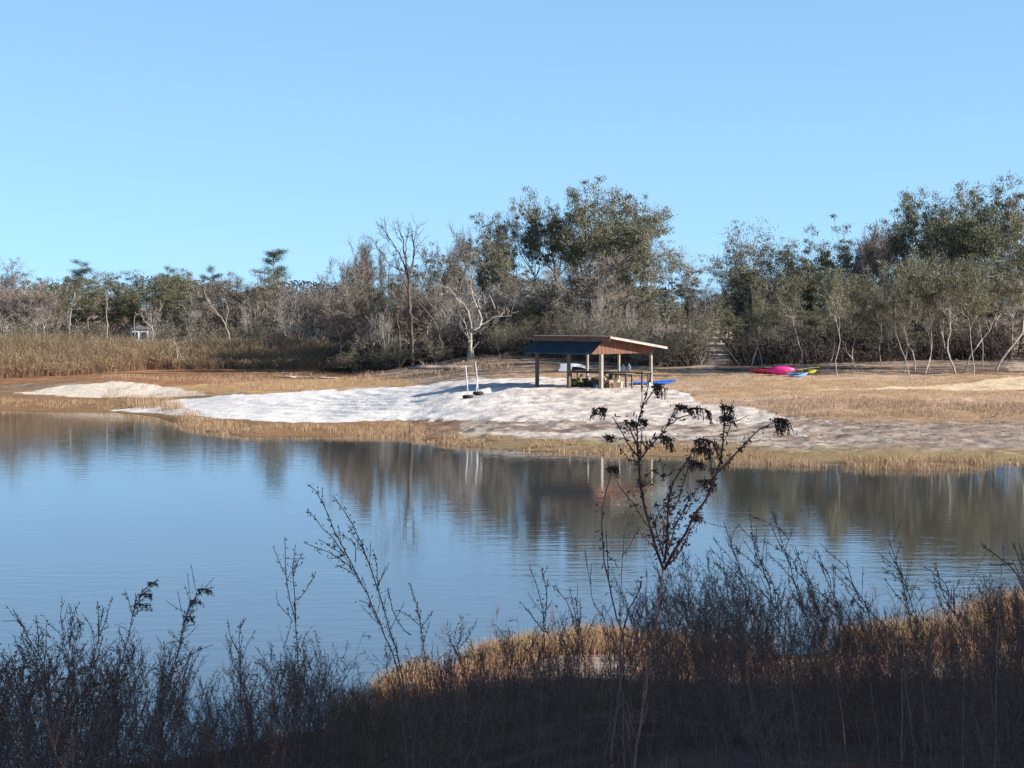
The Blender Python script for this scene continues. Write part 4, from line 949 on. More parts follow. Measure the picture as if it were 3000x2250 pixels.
# blue tarp: crumpled sheet with thickness
def tarp():
    rg = np.random.default_rng(8); c = at(1905, 151.0); n, m_ = 36, 22; V = []
    for lay_ in (0, 1):
        for j in range(m_+1):
            for i in range(n+1):
                u = i/n-.5; v = j/m_-.5; x = c.x+u*2.9+.12*math.sin(v*7)+v*.9; y = c.y+v*3.4+.15*math.sin(u*9)
                zz = gz(x, y)+.05+.10*float(fbm(np.array([x]), np.array([y]), .45, 99, 2)[0])+(.012 if lay_ else 0)
                V.append((x, y, zz))
    Q = []; w_ = n+1; o = w_*(m_+1)
    for j in range(m_):
        for i in range(n):
            f = (j*w_+i, j*w_+i+1, j*w_+w_+i+1, j*w_+w_+i); Q.append(f[::-1]); Q.append(tuple(k+o for k in f))
    edge = [(i, i+1) for i in range(n)]+[(m_*w_+i+1, m_*w_+i) for i in range(n)]+[(j*w_+w_, j*w_) for j in range(m_)]+[(j*w_+n, j*w_+w_+n) for j in range(m_)]
    Q += [(a, b, b+o, a+o) for a, b in edge]
    mb = MB(); mb.add(V, Q); tag(part('blue_tarp', mb, M['blue'], None, True), 'bright blue tarp spread crumpled on the ground behind the right end of the shelter', 'tarp')
tarp()
e = item('white_bag', -.55, WW-1.1, 'small white bag on the ground at the foot of the right end post', 'bag'); mb = MB()
mb.lathe((0, 0, 0), [(0, 0), (.2, .02), (.26, .1), (.18, .22), (.05, .26), (.07, .32)], 12); part('cloth', mb, M['white'], e, True)

# boat with pale hull turned on its side behind the shelter
p = at(1680, 165.5); p.z -= .12
e = empty('rowing_boat', p, R(8), 'pale grey boat lying upside down behind the left half of the shelter', 'boat')
def hull(L, Wd, Hh, n=16, k=9):
    V = []
    for i in range(n+1):
        t = i/n; wd = Wd/2*(1-max(0, (t-.45)/.55)**2.2)*(.85+.15*min(1, t*4)); zb = Hh*.45*max(0, (t-.6)/.4)**2
        for j in range(k):
            a = math.pi*j/(k-1); V.append((L*(t-.5), -math.cos(a)*max(wd, .01), Hh-(Hh-zb)*math.sin(a)**.6+Hh*.12*t*t))
    Q = [(i*k+j, i*k+j+1, (i+1)*k+j+1, (i+1)*k+j) for i in range(n) for j in range(k-1)]
    return V, Q
V, Q = hull(2.1, 1.0, .36); V = np.array(V)
rx = R(158); V = np.stack([V[:, 0], V[:, 1]*math.cos(rx)-V[:, 2]*math.sin(rx), V[:, 1]*math.sin(rx)+V[:, 2]*math.cos(rx)], 1); V[:, 2] -= V[:, 2].min()
V2 = V+np.array([0, .02, -.03]); mb = MB(); mb.add(V, Q); mb.add(V2, [q[::-1] for q in Q]); part('hull', mb, M['hull'], e, True)
k = 9; mb = MB()
for j in (0, k-1): mb.path(V[[i*k+j for i in range(17)]], .03, 5)
part('gunwale', mb, M['white'], e)
mb = MB(); mb.add(list(V[0:k]), None, [(0, j, j+1) for j in range(1, k-1)]); mb.add(list(V2[0:k]+np.array([.03, 0, 0])), None, [(0, j+1, j) for j in range(1, k-1)]); part('transom', mb, M['hull'], e)
mb = MB()
for t in (5, 10): mb.path([V[t*k]+[0, 0, -.04], V[t*k+k-1]+[0, 0, -.04]], .05, 4)
part('bench', mb, M['darkblue'], e)
p = at(1655, 164.0)
e = empty('plywood_sheet', p, R(-4), 'pale sheet leaning back on the ground just left of the grey boat', 'board')
mb = MB(); mb.add([(-.5, -.3, .02), (.45, -.3, .02), (.55, .2, .40), (-.3, .2, .40), (-.5, -.26, .0), (.45, -.26, .0), (.55, .24, .38), (-.3, .24, .38)],
                  [(0, 1, 2, 3), (7, 6, 5, 4), (0, 4, 5, 1), (1, 5, 6, 2), (2, 6, 7, 3), (3, 7, 4, 0)]); part('panel', mb, M['hull'], e)
mb = MB(); mb.path([(.2, .22, .36), (.25, .6, 0)], .03, 5); mb.path([(-.2, .22, .36), (-.2, .6, 0)], .03, 5); part('prop', mb, M['post'], e)

# kayaks
def kayak(px, d, L, rz, m, label, roll=0, pitch=0, zoff=0, Wd=.78, Hh=.40, name='kayak', group='kayaks lying at the edge of the wood'):
    p = at(px, d); p.z += zoff; e = empty(name, p, rz, label, 'kayak', group); e.rotation_euler = (roll, pitch, rz)
    n, k = 30, 16; V = []
    for i in range(n+1):
        t = i/n*2-1; w_ = Wd/2*(1-abs(t)**2.3)**.85+.008; rock = .11*abs(t)**3; hh = Hh*(.45+.55*(1-abs(t)**2.5))
        for j in range(k):
            a = 2*math.pi*j/k; c_, s_ = math.cos(a), math.sin(a)
            zz = (hh*.5*s_*(1.0 if s_ < 0 else .75*(1-.18*abs(c_)))); V.append((L/2*t, w_*np.sign(c_)*abs(c_)**.8, Hh*.5+rock+zz))
    Q = [(i*k+j, (i+1)*k+j, (i+1)*k+(j+1) % k, i*k+(j+1) % k) for i in range(n) for j in range(k)]
    mb = MB(); mb.add(V, Q); part('hull', mb, M[m], e, True)
    mb = MB(); an = np.linspace(0, 2*math.pi, 25); mb.path(np.stack([np.cos(an)*.42-.1, np.sin(an)*.24, np.full(25, Hh*.86)], 1), .022, 6); part('cockpit_rim', mb, M['dark'], e, True)
    mb = MB(); mb.lathe((-.1, 0, Hh*.855), [(0, .0), (.22, .0), (.235, .01)], 20); part('seat', mb, M['dark'], e)
    for s_ in (-1, 1):
        mb = MB(); mb.path([(s_*L*.47, -.05, Hh*.62), (s_*L*.475, 0, Hh*.74), (s_*L*.47, .05, Hh*.62)], .012, 5); part('grab_handle', mb, M['dark'], e)
    return e
kayak(2246, 157.0, 2.4, R(-5), 'red', 'dull red kayak, leftmost, half behind the pink one', R(-14))
kayak(2291, 155.5, 1.95, R(4), 'pink', 'bright magenta pink kayak turned bottom towards the lake', R(-50), 0, .2, .74, .42)
kayak(2334, 153.8, 1.5, R(10), 'lightblue', 'small light blue kayak in front of the pink one', R(20), 0, .0, .55, .3)
kayak(2365, 156.8, 1.25, R(-4), 'yellow', 'small yellow kayak at the right end of the row', R(25), 0, .02, .55, .36)
p = at(2350, 155.5); e = empty('kayak_paddle', p+Vector((0, 0, .42)), R(8), 'pale yellow paddle lying across the blue and yellow kayaks', 'paddle')
e.rotation_euler = (0, R(-6), R(8))
mb = MB(); mb.path([(-.95, 0, 0), (.95, 0, 0)], .018, 6); part('shaft', mb, M['cream'], e)
for s_ in (-1, 1):
    mb = MB(); mb.box((s_*1.08, 0, 0), (.4, .16, .02), 0, .008); part('blade', mb, M['yellow'], e)

# white poles in tyre bases
def pole(px, d, hh, lean, label, strut):
    p = at(px, d); e = empty('net_pole', p, 0, label, 'pole', 'white poles in tyres on the beach')
    mb = MB(); mb.lathe((0, 0, .11), [(.17, -.07), (.26, -.11), (.34, -.08), (.36, 0), (.34, .08), (.26, .11), (.17, .07), (.17, -.07)], 22); part('tyre', mb, M['rubber'], e, True)
    mb = MB(); mb.lathe((0, 0, 0), [(.18, .01), (.18, .15), (0, .15)], 16); part('concrete_fill', mb, M['concrete'], e)
    mb = MB(); mb.path([(0, 0, .1), (lean*.5+.02, 0, hh*.5), (lean, 0, hh)], [.032, .03, .026], 8); part('pole', mb, M['white'], e, True)
    if strut: mb = MB(); mb.path([(-.16, -.05, .12), (-.02, 0, 1.12)], [.045, .035], 8); part('strut', mb, M['white'], e, True)
    else: mb = MB(); mb.path([(-.13, 0, .13), (-.10, 0, .42)], [.03, .03], 7); part('stub', mb, M['white'], e, True)
pole(1371, 142.5, 2.15, -.16, 'left white pole standing in an old tyre on the beach', False)
pole(1401, 143.5, 2.12, -.18, 'right white pole with a slanting strut standing in an old tyre on the beach', True)

# ---------------------------------------------------------------- snags, posts, house on the left
def bare_poly(name, label, cat, pts2, d, m, group=None, thick=None):
    """dead stems drawn as branching tubes; pts2: list of (polyline in photo pixels, base radius m)"""
    p0 = pts2[0][0][0]; x = (p0[0]-1500)/F*d; zb = gz(x, d); e = empty(name, (x, d, zb), 0, label, cat, group); rg = random.Random(len(label))
    t = MB(); limbs = []
    for i, (pl, r) in enumerate(pts2):
        b = t if i == 0 else MB()
        if i: limbs.append(b)
        P = []
        y = 0 if i == 0 else rg.uniform(-.4, .4)
        for j, (a, c) in enumerate(pl):
            P.append(((a-1500)/F*d-x, y*j/len(pl), H+(YH-c)*d/F-zb))
        if i == 0: P[0] = (P[0][0], 0, -.3)
        n_ = max(6, int(np.linalg.norm(np.diff(np.array(P), axis=0), axis=1).sum()/.35)); C = smooth_line(P, n_); q = np.random.default_rng(i*7+len(label))
        C[2:-1] += q.normal(size=(n_-3, 3))*.05*min(1, r/.08); r = r*(.8 if i else .9)
        b.path(C, np.linspace(r, r*(.35 if i == 0 else .14), n_), 6)
        for k_ in range(0 if len(pl) < 3 and i == 0 else 5 if i else 3):
            j = q.integers(n_//2, n_); dd = unit(C[min(j, n_-1)]-C[j-1])
            W_ = [C[j-1]]; e_ = unit(dd+q.normal(size=3)*.75+np.array([0, 0, .15]))
            for g_ in range(5): W_.append(W_[-1]+e_*q.uniform(.12, .35)); e_ = unit(e_+q.normal(size=3)*.4+np.array([0, 0, .08]))
            b.path(W_, np.linspace(max(r*.28, .02), .010, 6), 4)
            b.path([W_[2], W_[2]+e_*.3+q.normal(size=3)*.15, W_[2]+e_*.55+q.normal(size=3)*.25], [.016, .011, .008], 3)
    part('trunk', t, M[m], e, True)
    for b in limbs: part('limb', b, M[m], e, True)
    return e
bare_poly('wooden_pole', 'tall thin bare pole standing in the reeds before the left trees', 'pole', [([(313, 1000), (313, 930), (312, 864)], .11)], 236, 'palebark')
bare_poly('dead_snag', 'broken grey snag with a forked top left of the tall bare pole', 'dead tree',
          [([(201, 1000), (205, 940), (211, 900), (219, 857)], .14), ([(211, 900), (222, 885), (234, 868)], .09), ([(209, 910), (225, 906), (244, 908)], .06), ([(203, 960), (215, 975), (232, 984)], .05), ([(203, 950), (222, 957), (240, 955)], .05), ([(202, 972), (190, 950), (182, 930)], .05)], 232, 'palebark')
bare_poly('dead_snag', 'slanting dead trunk with broken limbs at the left edge above the reeds', 'dead tree',
          [([(-10, 985), (10, 950), (38, 922)], .16), ([(0, 968), (16, 972), (30, 960)], .07), ([(14, 1000), (18, 970), (20, 940)], .10)], 230, 'palebark')
for px, t, lb in [(104, 940, 'left of two short dead stems below the dome-shaped tree'), (126, 945, 'right of two short dead stems below the dome-shaped tree')]:
    bare_poly('dead_snag', lb, 'dead tree', [([(px, 1000), (px+2, 970), (px-2, t)], .10), ([(px, 965), (px+9, 945)], .05)], 231, 'palebark', 'short dead stems')
bare_poly('dead_snag', 'thin dead snag directly in front of the white house', 'dead tree', [([(395, 1000), (394, 950), (397, 912)], .08)], 234, 'palebark')
bare_poly('dead_snag', 'many-forked pale dead tree right of the white house', 'dead tree',
          [([(450, 1005), (447, 970), (444, 945)], .14), ([(444, 945), (430, 920), (424, 905)], .07), ([(445, 950), (458, 925), (470, 905)], .07), ([(446, 962), (425, 940), (412, 922)], .06), ([(444, 945), (440, 915), (443, 895)], .06)], 234, 'palebark')
bare_poly('dead_snag', 'small pale dead sapling standing low in the reed belt', 'dead tree',
          [([(520, 1075), (518, 1035), (515, 1005)], .10), ([(518, 1030), (526, 1005)], .06), ([(517, 1040), (508, 1015)], .05)], 214, 'palebark')
bare_poly('dead_snag', 'grey dead tree leaning left below the high pine', 'dead tree',
          [([(690, 990), (660, 950), (625, 905), (598, 860)], .14), ([(660, 950), (668, 915), (664, 880)], .07), ([(640, 925), (615, 905)], .05)], 240, 'palebark')
bare_poly('dead_snag', 'crooked pale dead stem at the right end of the reed belt', 'dead tree',
          [([(905, 1015), (890, 975), (872, 945), (850, 925)], .13), ([(880, 955), (858, 960), (835, 952)], .07), ([(893, 985), (900, 960)], .06)], 222, 'palebark')
bare_poly('dead_snag', 'pale broken dead tree with splayed white limbs where the reeds meet the wood', 'dead tree',
          [([(1002, 1015), (995, 985), (975, 955), (962, 940)], .13), ([(1000, 1000), (1010, 980), (1020, 965)], .08), ([(1002, 1010), (1030, 998), (1052, 987)], .07), ([(990, 975), (986, 945), (980, 915)], .06)], 207, 'palebark')
bare_poly('burnt_stump', 'tall dark burnt stump standing right of the shelter', 'dead tree',
          [([(2020, 1075), (2019, 1000), (2017, 940), (2019, 885)], .22), ([(2019, 930), (2040, 915), (2050, 900)], .06)], 176, 'dark')
bare_poly('dead_snag', 'white-barked twiggy dead tree right of the burnt stump', 'dead tree',
          [([(2030, 1060), (2040, 1000), (2052, 950), (2070, 905)], .09), ([(2040, 1000), (2062, 965), (2085, 940)], .06), ([(2038, 1010), (2060, 990), (2085, 978)], .05), ([(2048, 965), (2045, 930), (2055, 900)], .05)], 181, 'palebark')
bare_poly('crooked_trunk', 'dark trunk of a tall tree standing before the middle wood', 'dead tree',
          [([(1207, 1060), (1206, 1000), (1203, 930), (1197, 850), (1200, 780)], .24), ([(1197, 850), (1170, 790), (1150, 740)], .12), ([(1199, 800), (1215, 740), (1210, 700)], .10)], 196, 'darkbark')
bare_poly('crooked_trunk', 'dark curved trunk with a low side limb left of the tall dark trunk', 'dead tree',
          [([(1168, 1058), (1170, 1010), (1168, 960), (1160, 920)], .2), ([(1168, 1005), (1140, 998), (1118, 992)], .10), ([(1168, 965), (1150, 935), (1128, 925)], .08)], 195, 'darkbark')
bare_poly('crooked_trunk', 'leaning dark trunk between the tall dark trunk and the dead oak', 'dead tree',
          [([(1298, 1055), (1290, 1000), (1275, 955), (1240, 900), (1215, 880)], .16), ([(1285, 985), (1296, 940), (1300, 910)], .08)], 195, 'darkbark')
def z5(*p): return [(900+a/2.676, 480+b/2.676) for a, b in p]
bare_poly('leafless_tree', 'tallest leafless tree, its dark upright limbs spread against the sky', 'tree',
          [([(1205, 1050), (1203, 960), (1200, 880)]+z5((800, 940), (785, 840), (770, 740)), .26), (z5((795, 900), (720, 700), (640, 580), (578, 488)), .12), (z5((780, 800), (765, 700), (745, 590), (705, 436)), .12), (z5((800, 900), (832, 750), (832, 620), (800, 450)), .12),
           (z5((780, 850), (650, 790), (600, 720), (540, 660)), .09), (z5((765, 740), (780, 600), (790, 520), (770, 480)), .08), (z5((830, 640), (850, 560), (870, 490)), .06), (z5((740, 600), (700, 560), (690, 500)), .06), (z5((650, 600), (620, 520), (625, 455)), .06), (z5((830, 700), (870, 640), (905, 610)), .05),
           (z5((690, 660), (600, 560), (560, 540)), .05), (z5((600, 720), (510, 590), (500, 540)), .06)], 200, 'darkbark')
# the big pale dead oak's trunk and limbs, front of the wood
bare_poly('dead_oak', 'big pale forked dead oak trunk with dark foot above the two white poles', 'dead tree',
          [([(1374, 1058), (1378, 1010), (1380, 968)], .30), ([(1380, 968), (1378, 935), (1360, 895), (1330, 870), (1310, 862), (1285, 862)], .17), ([(1380, 972), (1410, 945), (1400, 900), (1385, 865), (1378, 835), (1388, 800), (1383, 780)], .16),
           ([(1360, 895), (1345, 880), (1320, 850), (1290, 835), (1260, 838), (1225, 840)], .09), ([(1376, 862), (1350, 862), (1330, 850), (1318, 835)], .09), ([(1385, 965), (1420, 945), (1450, 930), (1500, 925)], .15),
           ([(1405, 905), (1395, 870), (1372, 835)], .08), ([(1450, 905), (1440, 875), (1432, 850), (1460, 848), (1462, 830)], .08)], 189, 'palebark')
# fallen log on the slope
e = empty('fallen_log', at(1320, 176), R(4), 'long dark fallen log on the slope behind the two white poles', 'log')
mb = MB(); mb.path([(-3.4, 0, .18), (-1.5, .2, .22), (.5, .1, .2), (2.6, -.2, .18)], [.12, .17, .19, .14], 9); part('trunk', mb, M['bark'], e, True)
mb = MB(); mb.path([(.5, .1, .3), (1.1, .3, .75)], [.07, .03], 6); part('limb', mb, M['bark'], e, True); mb = MB(); mb.path([(-2, .1, .3), (-2.5, .3, .8)], [.06, .03], 6); part('limb', mb, M['bark'], e, True)
e = empty('fallen_log', at(900, 186), R(-6), 'bleached fallen branches on the ground at the right end of the reed belt', 'log')
mb = MB(); mb.path([(-2.4, 0, .12), (-1, .2, .15), (1.2, .1, .12), (2.6, -.2, .1)], [.05, .1, .11, .06], 8); part('trunk', mb, M['palebark'], e, True)
mb = MB(); mb.path([(.2, .1, .15), (1.6, -.6, .3)], [.05, .02], 6); part('limb', mb, M['palebark'], e, True); mb = MB(); mb.path([(-1, .1, .15), (-1.9, -.5, .35)], [.05, .02], 6); part('limb', mb, M['palebark'], e, True)

p = at(408, 243); e = empty('white_house', p, R(12), 'small white house half hidden behind the left trees and reeds', 'house')
mb = MB(); mb.box((0, 0, 1.75), (1.9, 2.4, 3.5), 0); part('wall', mb, M['house'], e)
mb = MB(); mb.prism([(-1.1, -1.4, 3.45), (1.1, -1.4, 3.45), (0, -1.4, 3.95)], (0, 0, 0), (0, 3.0, 0)); part('roof', mb, M['roofgrey'], e)
for x in (-.55, .55):
    mb = MB(); mb.box((x*.85, -1.21, 2.75), (.7, .08, .9), 0); f = part('window', mb, M['white'], e); mb = MB(); mb.box((x*.85, -1.26, 2.75), (.55, .03, .75), 0); part('pane', mb, M['glass'], f)

# ---------------------------------------------------------------- foreground: near bank grass
def bank_grass():
    rng = np.random.default_rng(51)
    def field(n, x0, x1, f, h, wd, lean, name, m, lb, mask=None):
        x = rng.uniform(x0, x1, n); s = f(n, x); y = near_shore(x)-s
        k = np.abs(x) < .25*y+5
        if mask is not None: k &= mask(x, y, s)
        x, y, s = x[k], y[k], s[k]; c = MB(); z = np.maximum(gz_(x, y), -.08)
        hv = h*rng.uniform(.35, 1.2, len(x))*(np.interp(x, [-4, -1], [.45, 1]) if m == 'wintergrass' else 1+.8*np.exp(-((x-11.2)/2.6)**2)); c.blades(np.stack([x, y, z-.01], 1), hv, wd*rng.uniform(.6, 1.3, len(x)), np.abs(rng.normal(size=len(x)))*lean+.03, rng)
        tag(part(name, c, M[m]), lb, 'grass', kind='stuff')
    field(100000, -15, 19, lambda n, x: rng.uniform(.5, 16, n), .42, .011, .3, 'bank_grass', 'wintergrass', 'shaded dry grass covering the near bank', lambda x, y, s: fbm(x, y, 1.5, 52) > np.where((x > 0) & (s < 9), .55, .36))
    field(52000, -3.2, 19, lambda n, x: np.abs(rng.normal(size=n))*1.2-.9, .58, .012, .3, 'near_marsh_grass', 'gold', 'golden marsh grass on the near waterline', lambda x, y, s: (fbm(x, y, 2.0, 53)+.16*np.exp(-((x-11.5)/2.2)**2)+.1*np.exp(-((x+.5)/2.2)**2)) > .59)
bank_grass()

# ---------------------------------------------------------------- foreground weeds
def weed_data(seed, h, style):
    """tall dead dog-fennel: returns MB for stems and MB for leaves; root at origin"""
    rg = np.random.default_rng(seed); st_, bd = MB(), MB()
    n = 9; lean = rg.normal(size=2)*.10; cur = rg.normal(size=2)*.10
    t = np.linspace(0, 1, n); P = np.stack([lean[0]*t*h+cur[0]*t*t*h, lean[1]*t*h+cur[1]*t*t*h, t*h], 1); P[:, :2] += rg.normal(size=(n, 2))*.012*h*t[:, None]
    st_.segs(P[:-1], P[1:], .0055*(1-t[:-1]*.75), .0055*(1-t[1:]*.75), 4)
    nb = {'fennel': 20, 'plume': 16, 'open': 11}[style]; B0 = []; B1 = []; r0 = []; bud = []; bdir = []
    for i in range(nb):
        u = rg.uniform(.22, .97) if style != 'open' else rg.uniform(.4, .95); p = np.array([np.interp(u, t, P[:, k]) for k in range(3)])
        a = rg.uniform(0, 6.28); L = h*rg.uniform(.14, .34)*(1.15-u)*1.25+.05; el = rg.uniform(.7, 1.2)
        d = np.array([math.cos(a)*math.cos(el), math.sin(a)*math.cos(el), math.sin(el)]); ns = 6; q = p
        for s in range(ns):
            d = unit(d+rg.normal(size=3)*.1+np.array([0, 0, .05 if style != 'plume' else -.24])); q2 = q+d*L/ns
            B0.append(q); B1.append(q2); r0.append(.0022*(1-s/ns*.6))
            nbud = 4 if style == 'fennel' else 3
            for b in range(nbud):
                c = q+(q2-q)*rg.random(); bud.append(c+rg.normal(size=3)*.006); bdir.append(d*.8+rg.normal(size=3)*.7)
            if rg.random() < .55:
                e = unit(d+rg.normal(size=3)*.6); L2 = L*.3; q3 = q2+e*L2; B0.append(q2); B1.append(q3); r0.append(.0014)
                for b in range(5):
                    c = q2+e*L2*rg.random(); bud.append(c+rg.normal(size=3)*.005); bdir.append(e+rg.normal(size=3)*.5)
            q = q2
    r0 = np.array(r0); st_.segs(B0, B1, r0, r0*.75, 3)
    for k in range(26):
        u = rg.uniform(.3, 1); bud.append(np.array([np.interp(u, t, P[:, j]) for j in range(3)])); bdir.append(rg.normal(size=3)+np.array([0, 0, 1]))
    bud = np.array(bud); bd.leaves(bud, rg.uniform(.012, .028, len(bud)), rg.uniform(.004, .008, len(bud)), rg, D=np.array(bdir))
    return st_.data(), bd.data()
PROFX = [0, 100, 200, 330, 450, 540, 580, 650, 760, 900, 1030, 1100, 1200, 1350, 1500, 1650, 1800, 1900, 1980, 2060, 2150, 2260, 2400, 2520, 2650, 2780, 2880, 2960, 3010]
PROFY = [1800, 1790, 1770, 1790, 1800, 1960, 2000, 1900, 1830, 1820, 1850, 1900, 1820, 1840, 1760, 1770, 1700, 1660, 1620, 1600, 1580, 1630, 1650, 1700, 1710, 1740, 1720, 1620, 1620]
def thicket(n=1280, sd=61, d0=7, d1=22, lo=-450, lit=False):
    rng = np.random.default_rng(sd); pr = [weed_data(700+i, 1.0*2, ['fennel', 'fennel', 'open', 'plume'][i % 4]) for i in range(10)]
    S_, B_ = MB(), MB(); cnt = 0
    for i in range(n):
        px = rng.uniform(lo, 3500) if i % 8 else rng.uniform(2100, 3060); d = d0+d1*rng.random()**.75; x = (px-1500)/F*d; zg = float(gz_(np.array([x]), np.array([d]))[0])
        lim = np.interp(px, PROFX, PROFY)+abs(rng.normal())*130+rng.random()*120
        ht = H+(YH-lim)*d/F-zg; ht = min(ht, rng.uniform(1.9, 2.7))
        if lit: ht = rng.uniform(.6, 1.5)
        if ht < .55 or (lit and (zg < .05)): continue
        (sv, sq, s3), (bv, bq, b3) = pr[rng.integers(10)]; a = rng.uniform(0, 6.28); k = ht/2.0; kx = k*rng.uniform(.8, 1.15)
        Rm = np.array([[math.cos(a)*kx, -math.sin(a)*kx, 0], [math.sin(a)*kx, math.cos(a)*kx, 0], [0, 0, k]])
        lean = np.array([rng.normal()*.07-(.10 if px > 1950 else 0), 0]); o = np.array([x, d, zg-.03])
        for mbx, v, q in ((S_, sv, sq), (B_, bv, bq)):
            V = v@Rm.T; V[:, 0] += V[:, 2]*lean[0]; mbx.add(V+o, q)
        cnt += 1
    a_, b_ = ('low brown weeds standing in the sun at the near waterline', 'dry leaves of the sunlit weeds at the near waterline') if lit else ('thicket of tall dry weed stems along the near bank', 'small curled dry leaves of the weed thicket')
    tag(part('shore_weeds' if lit else 'weed_thicket', S_, M['weedstem']), a_, 'weeds', kind='stuff')
    tag(part('shore_weed_leaves' if lit else 'weed_thicket_leaves', B_, M['weedbud']), b_, 'weeds', kind='stuff')
thicket(); thicket(230, 62, 38, 11, 1000, True)

def plant(name, label, cat, stems, d, plumes=(), group=None, budn=1.0, mats=('weedstem', 'weedbud'), depth=.12, side=0.0, seed=1, big=1.0):
    """stems: (photo-pixel polyline from the root end up, base radius in m, leaf density per m); rooted to the bank below its lowest point"""
    rg = np.random.default_rng(seed); p0 = stems[0][0][0]; x = (p0[0]-1500)/F*d; zb = float(gz_(np.array([x]), np.array([d]))[0])
    e = empty(name, (x, d, zb), 0, label, cat, group); lines = []
    def w3(a, c, y): 
        dd = d+y; return np.array([(a-1500)/F*dd-x, y, H+(YH-c)*dd/F-zb])
    T = MB(); Bu = MB(); PL = []
    for i, (pl, r, dens) in enumerate(stems):
        yo = 0 if i == 0 else rg.uniform(-depth, depth); m = len(pl)
        P = [w3(a, c, yo*(j/(m-1))) for j, (a, c) in enumerate(pl)]
        if i == 0 and P[0][2] > .02: P = [np.array([P[0][0]*.9, 0, -.05])]+P
        L = np.linalg.norm(np.diff(np.array(P), axis=0), axis=1).sum(); n = max(6, int(L/.04)); C = smooth_line(P, n)
        C[1:-1] += rg.normal(size=(n-2, 3))*.0015
        rr = np.linspace(r, max(r*.35, .0011), n); T.path(C, rr, 6 if r > .003 else 4)
        k = int(dens*L*budn)
        if k:
            u = rg.random(k)**.8; q = np.stack([np.interp(u, np.linspace(0, 1, n), C[:, j]) for j in range(3)], 1)
            q += rg.normal(size=(k, 3))*.006; D = rg.normal(size=(k, 3))+np.array([0, 0, .7]); Bu.leaves(q, rg.uniform(.006, .019, k)*big, rg.uniform(.003, .0065, k)*big, rg, D=D)
        if side and L > .15:                      # short side twigs
            for s in range(int(L*side)):
                j = rg.integers(n//4, n-1); dirn = unit(C[j+1]-C[j]); dd = unit(dirn+rg.normal(size=3)*.55); Ls = rg.uniform(.04, .13)*min(1, L*1.5)
                Q = np.array([C[j], C[j]+dd*Ls*.5, C[j]+dd*Ls+np.array([0, 0, .01])]); T.segs(Q[:-1], Q[1:], .0014, .001, 3)
                kk = 7; c = C[j]+dd*Ls*rg.random((kk, 1)); Bu.leaves(c+rg.normal(size=(kk, 3))*.003, rg.uniform(.006, .014, kk), rg.uniform(.003, .005, kk), rg, D=dd+rg.normal(size=(kk, 3))*.5)
    for (a, c, wpx, hpx, sx) in plumes:           # drooping seed plume: many short arching sprays hanging from a curved tip
        Pl = MB(); PL.append(Pl); o = w3(a, c, rg.uniform(-depth*.5, depth*.5)); wd = wpx*d/F; hg = hpx*d/F; ns = int(9+wpx*.16)
        top = np.stack([o+np.array([sx*wd*(u-.25), rg.normal()*.01, hg*.35*(1-(u*1.5-.6)**2)]) for u in np.linspace(0, 1, 7)]); T.path(top, [.003, .003, .0026, .0022, .002, .0016, .001], 4)
        for s in range(ns):
            u = rg.random(); b0 = np.array([np.interp(u, np.linspace(0, 1, 7), top[:, j]) for j in range(3)])
            L = hg*rg.uniform(.4, 1.35); dx = sx*rg.uniform(.0, .7)+rg.normal()*.25; dy = rg.normal()*.35
            Q = np.array([b0+np.array([dx*L*t_*.6, dy*L*t_*.6, -L*t_**1.5+.12*L*t_]) for t_ in (0, .33, .66, 1)]); T.segs(Q[:-1], Q[1:], .0013, .001, 3)
            k = int(8+L*120); u = rg.random(k); q = np.stack([np.interp(u, np.linspace(0, 1, 4), Q[:, j]) for j in range(3)], 1)+rg.normal(size=(k, 3))*.0035
            D = np.array([0, 0, -1.])+rg.normal(size=(k, 3))*.7; Pl.leaves(q, rg.uniform(.004, .011, k), rg.uniform(.002, .0042, k), rg, D=D)
    part('stem', T, M[mats[0]], e, True)
    if Bu.n: part('leaves', Bu, M[mats[1]], e)
    for Pl in PL: part('seed_plume', Pl, M['plume'], e)
    return e
def z4(*p): return [(1650+a/2.37, 1100+b/2.37) for a, b in p]
def z1(*p): return [(a/2.552, 1600+b/2.552) for a, b in p]
def z2(*p): return [(600+a/1.951, 1400+b/1.951) for a, b in p]
def z3(*p): return [(1200+a/2.5525, 1600+b/2.5525) for a, b in p]
main = [(1862, 2330), (1886, 2050), (1925, 1815), (1938, 1700), (1943, 1665)]
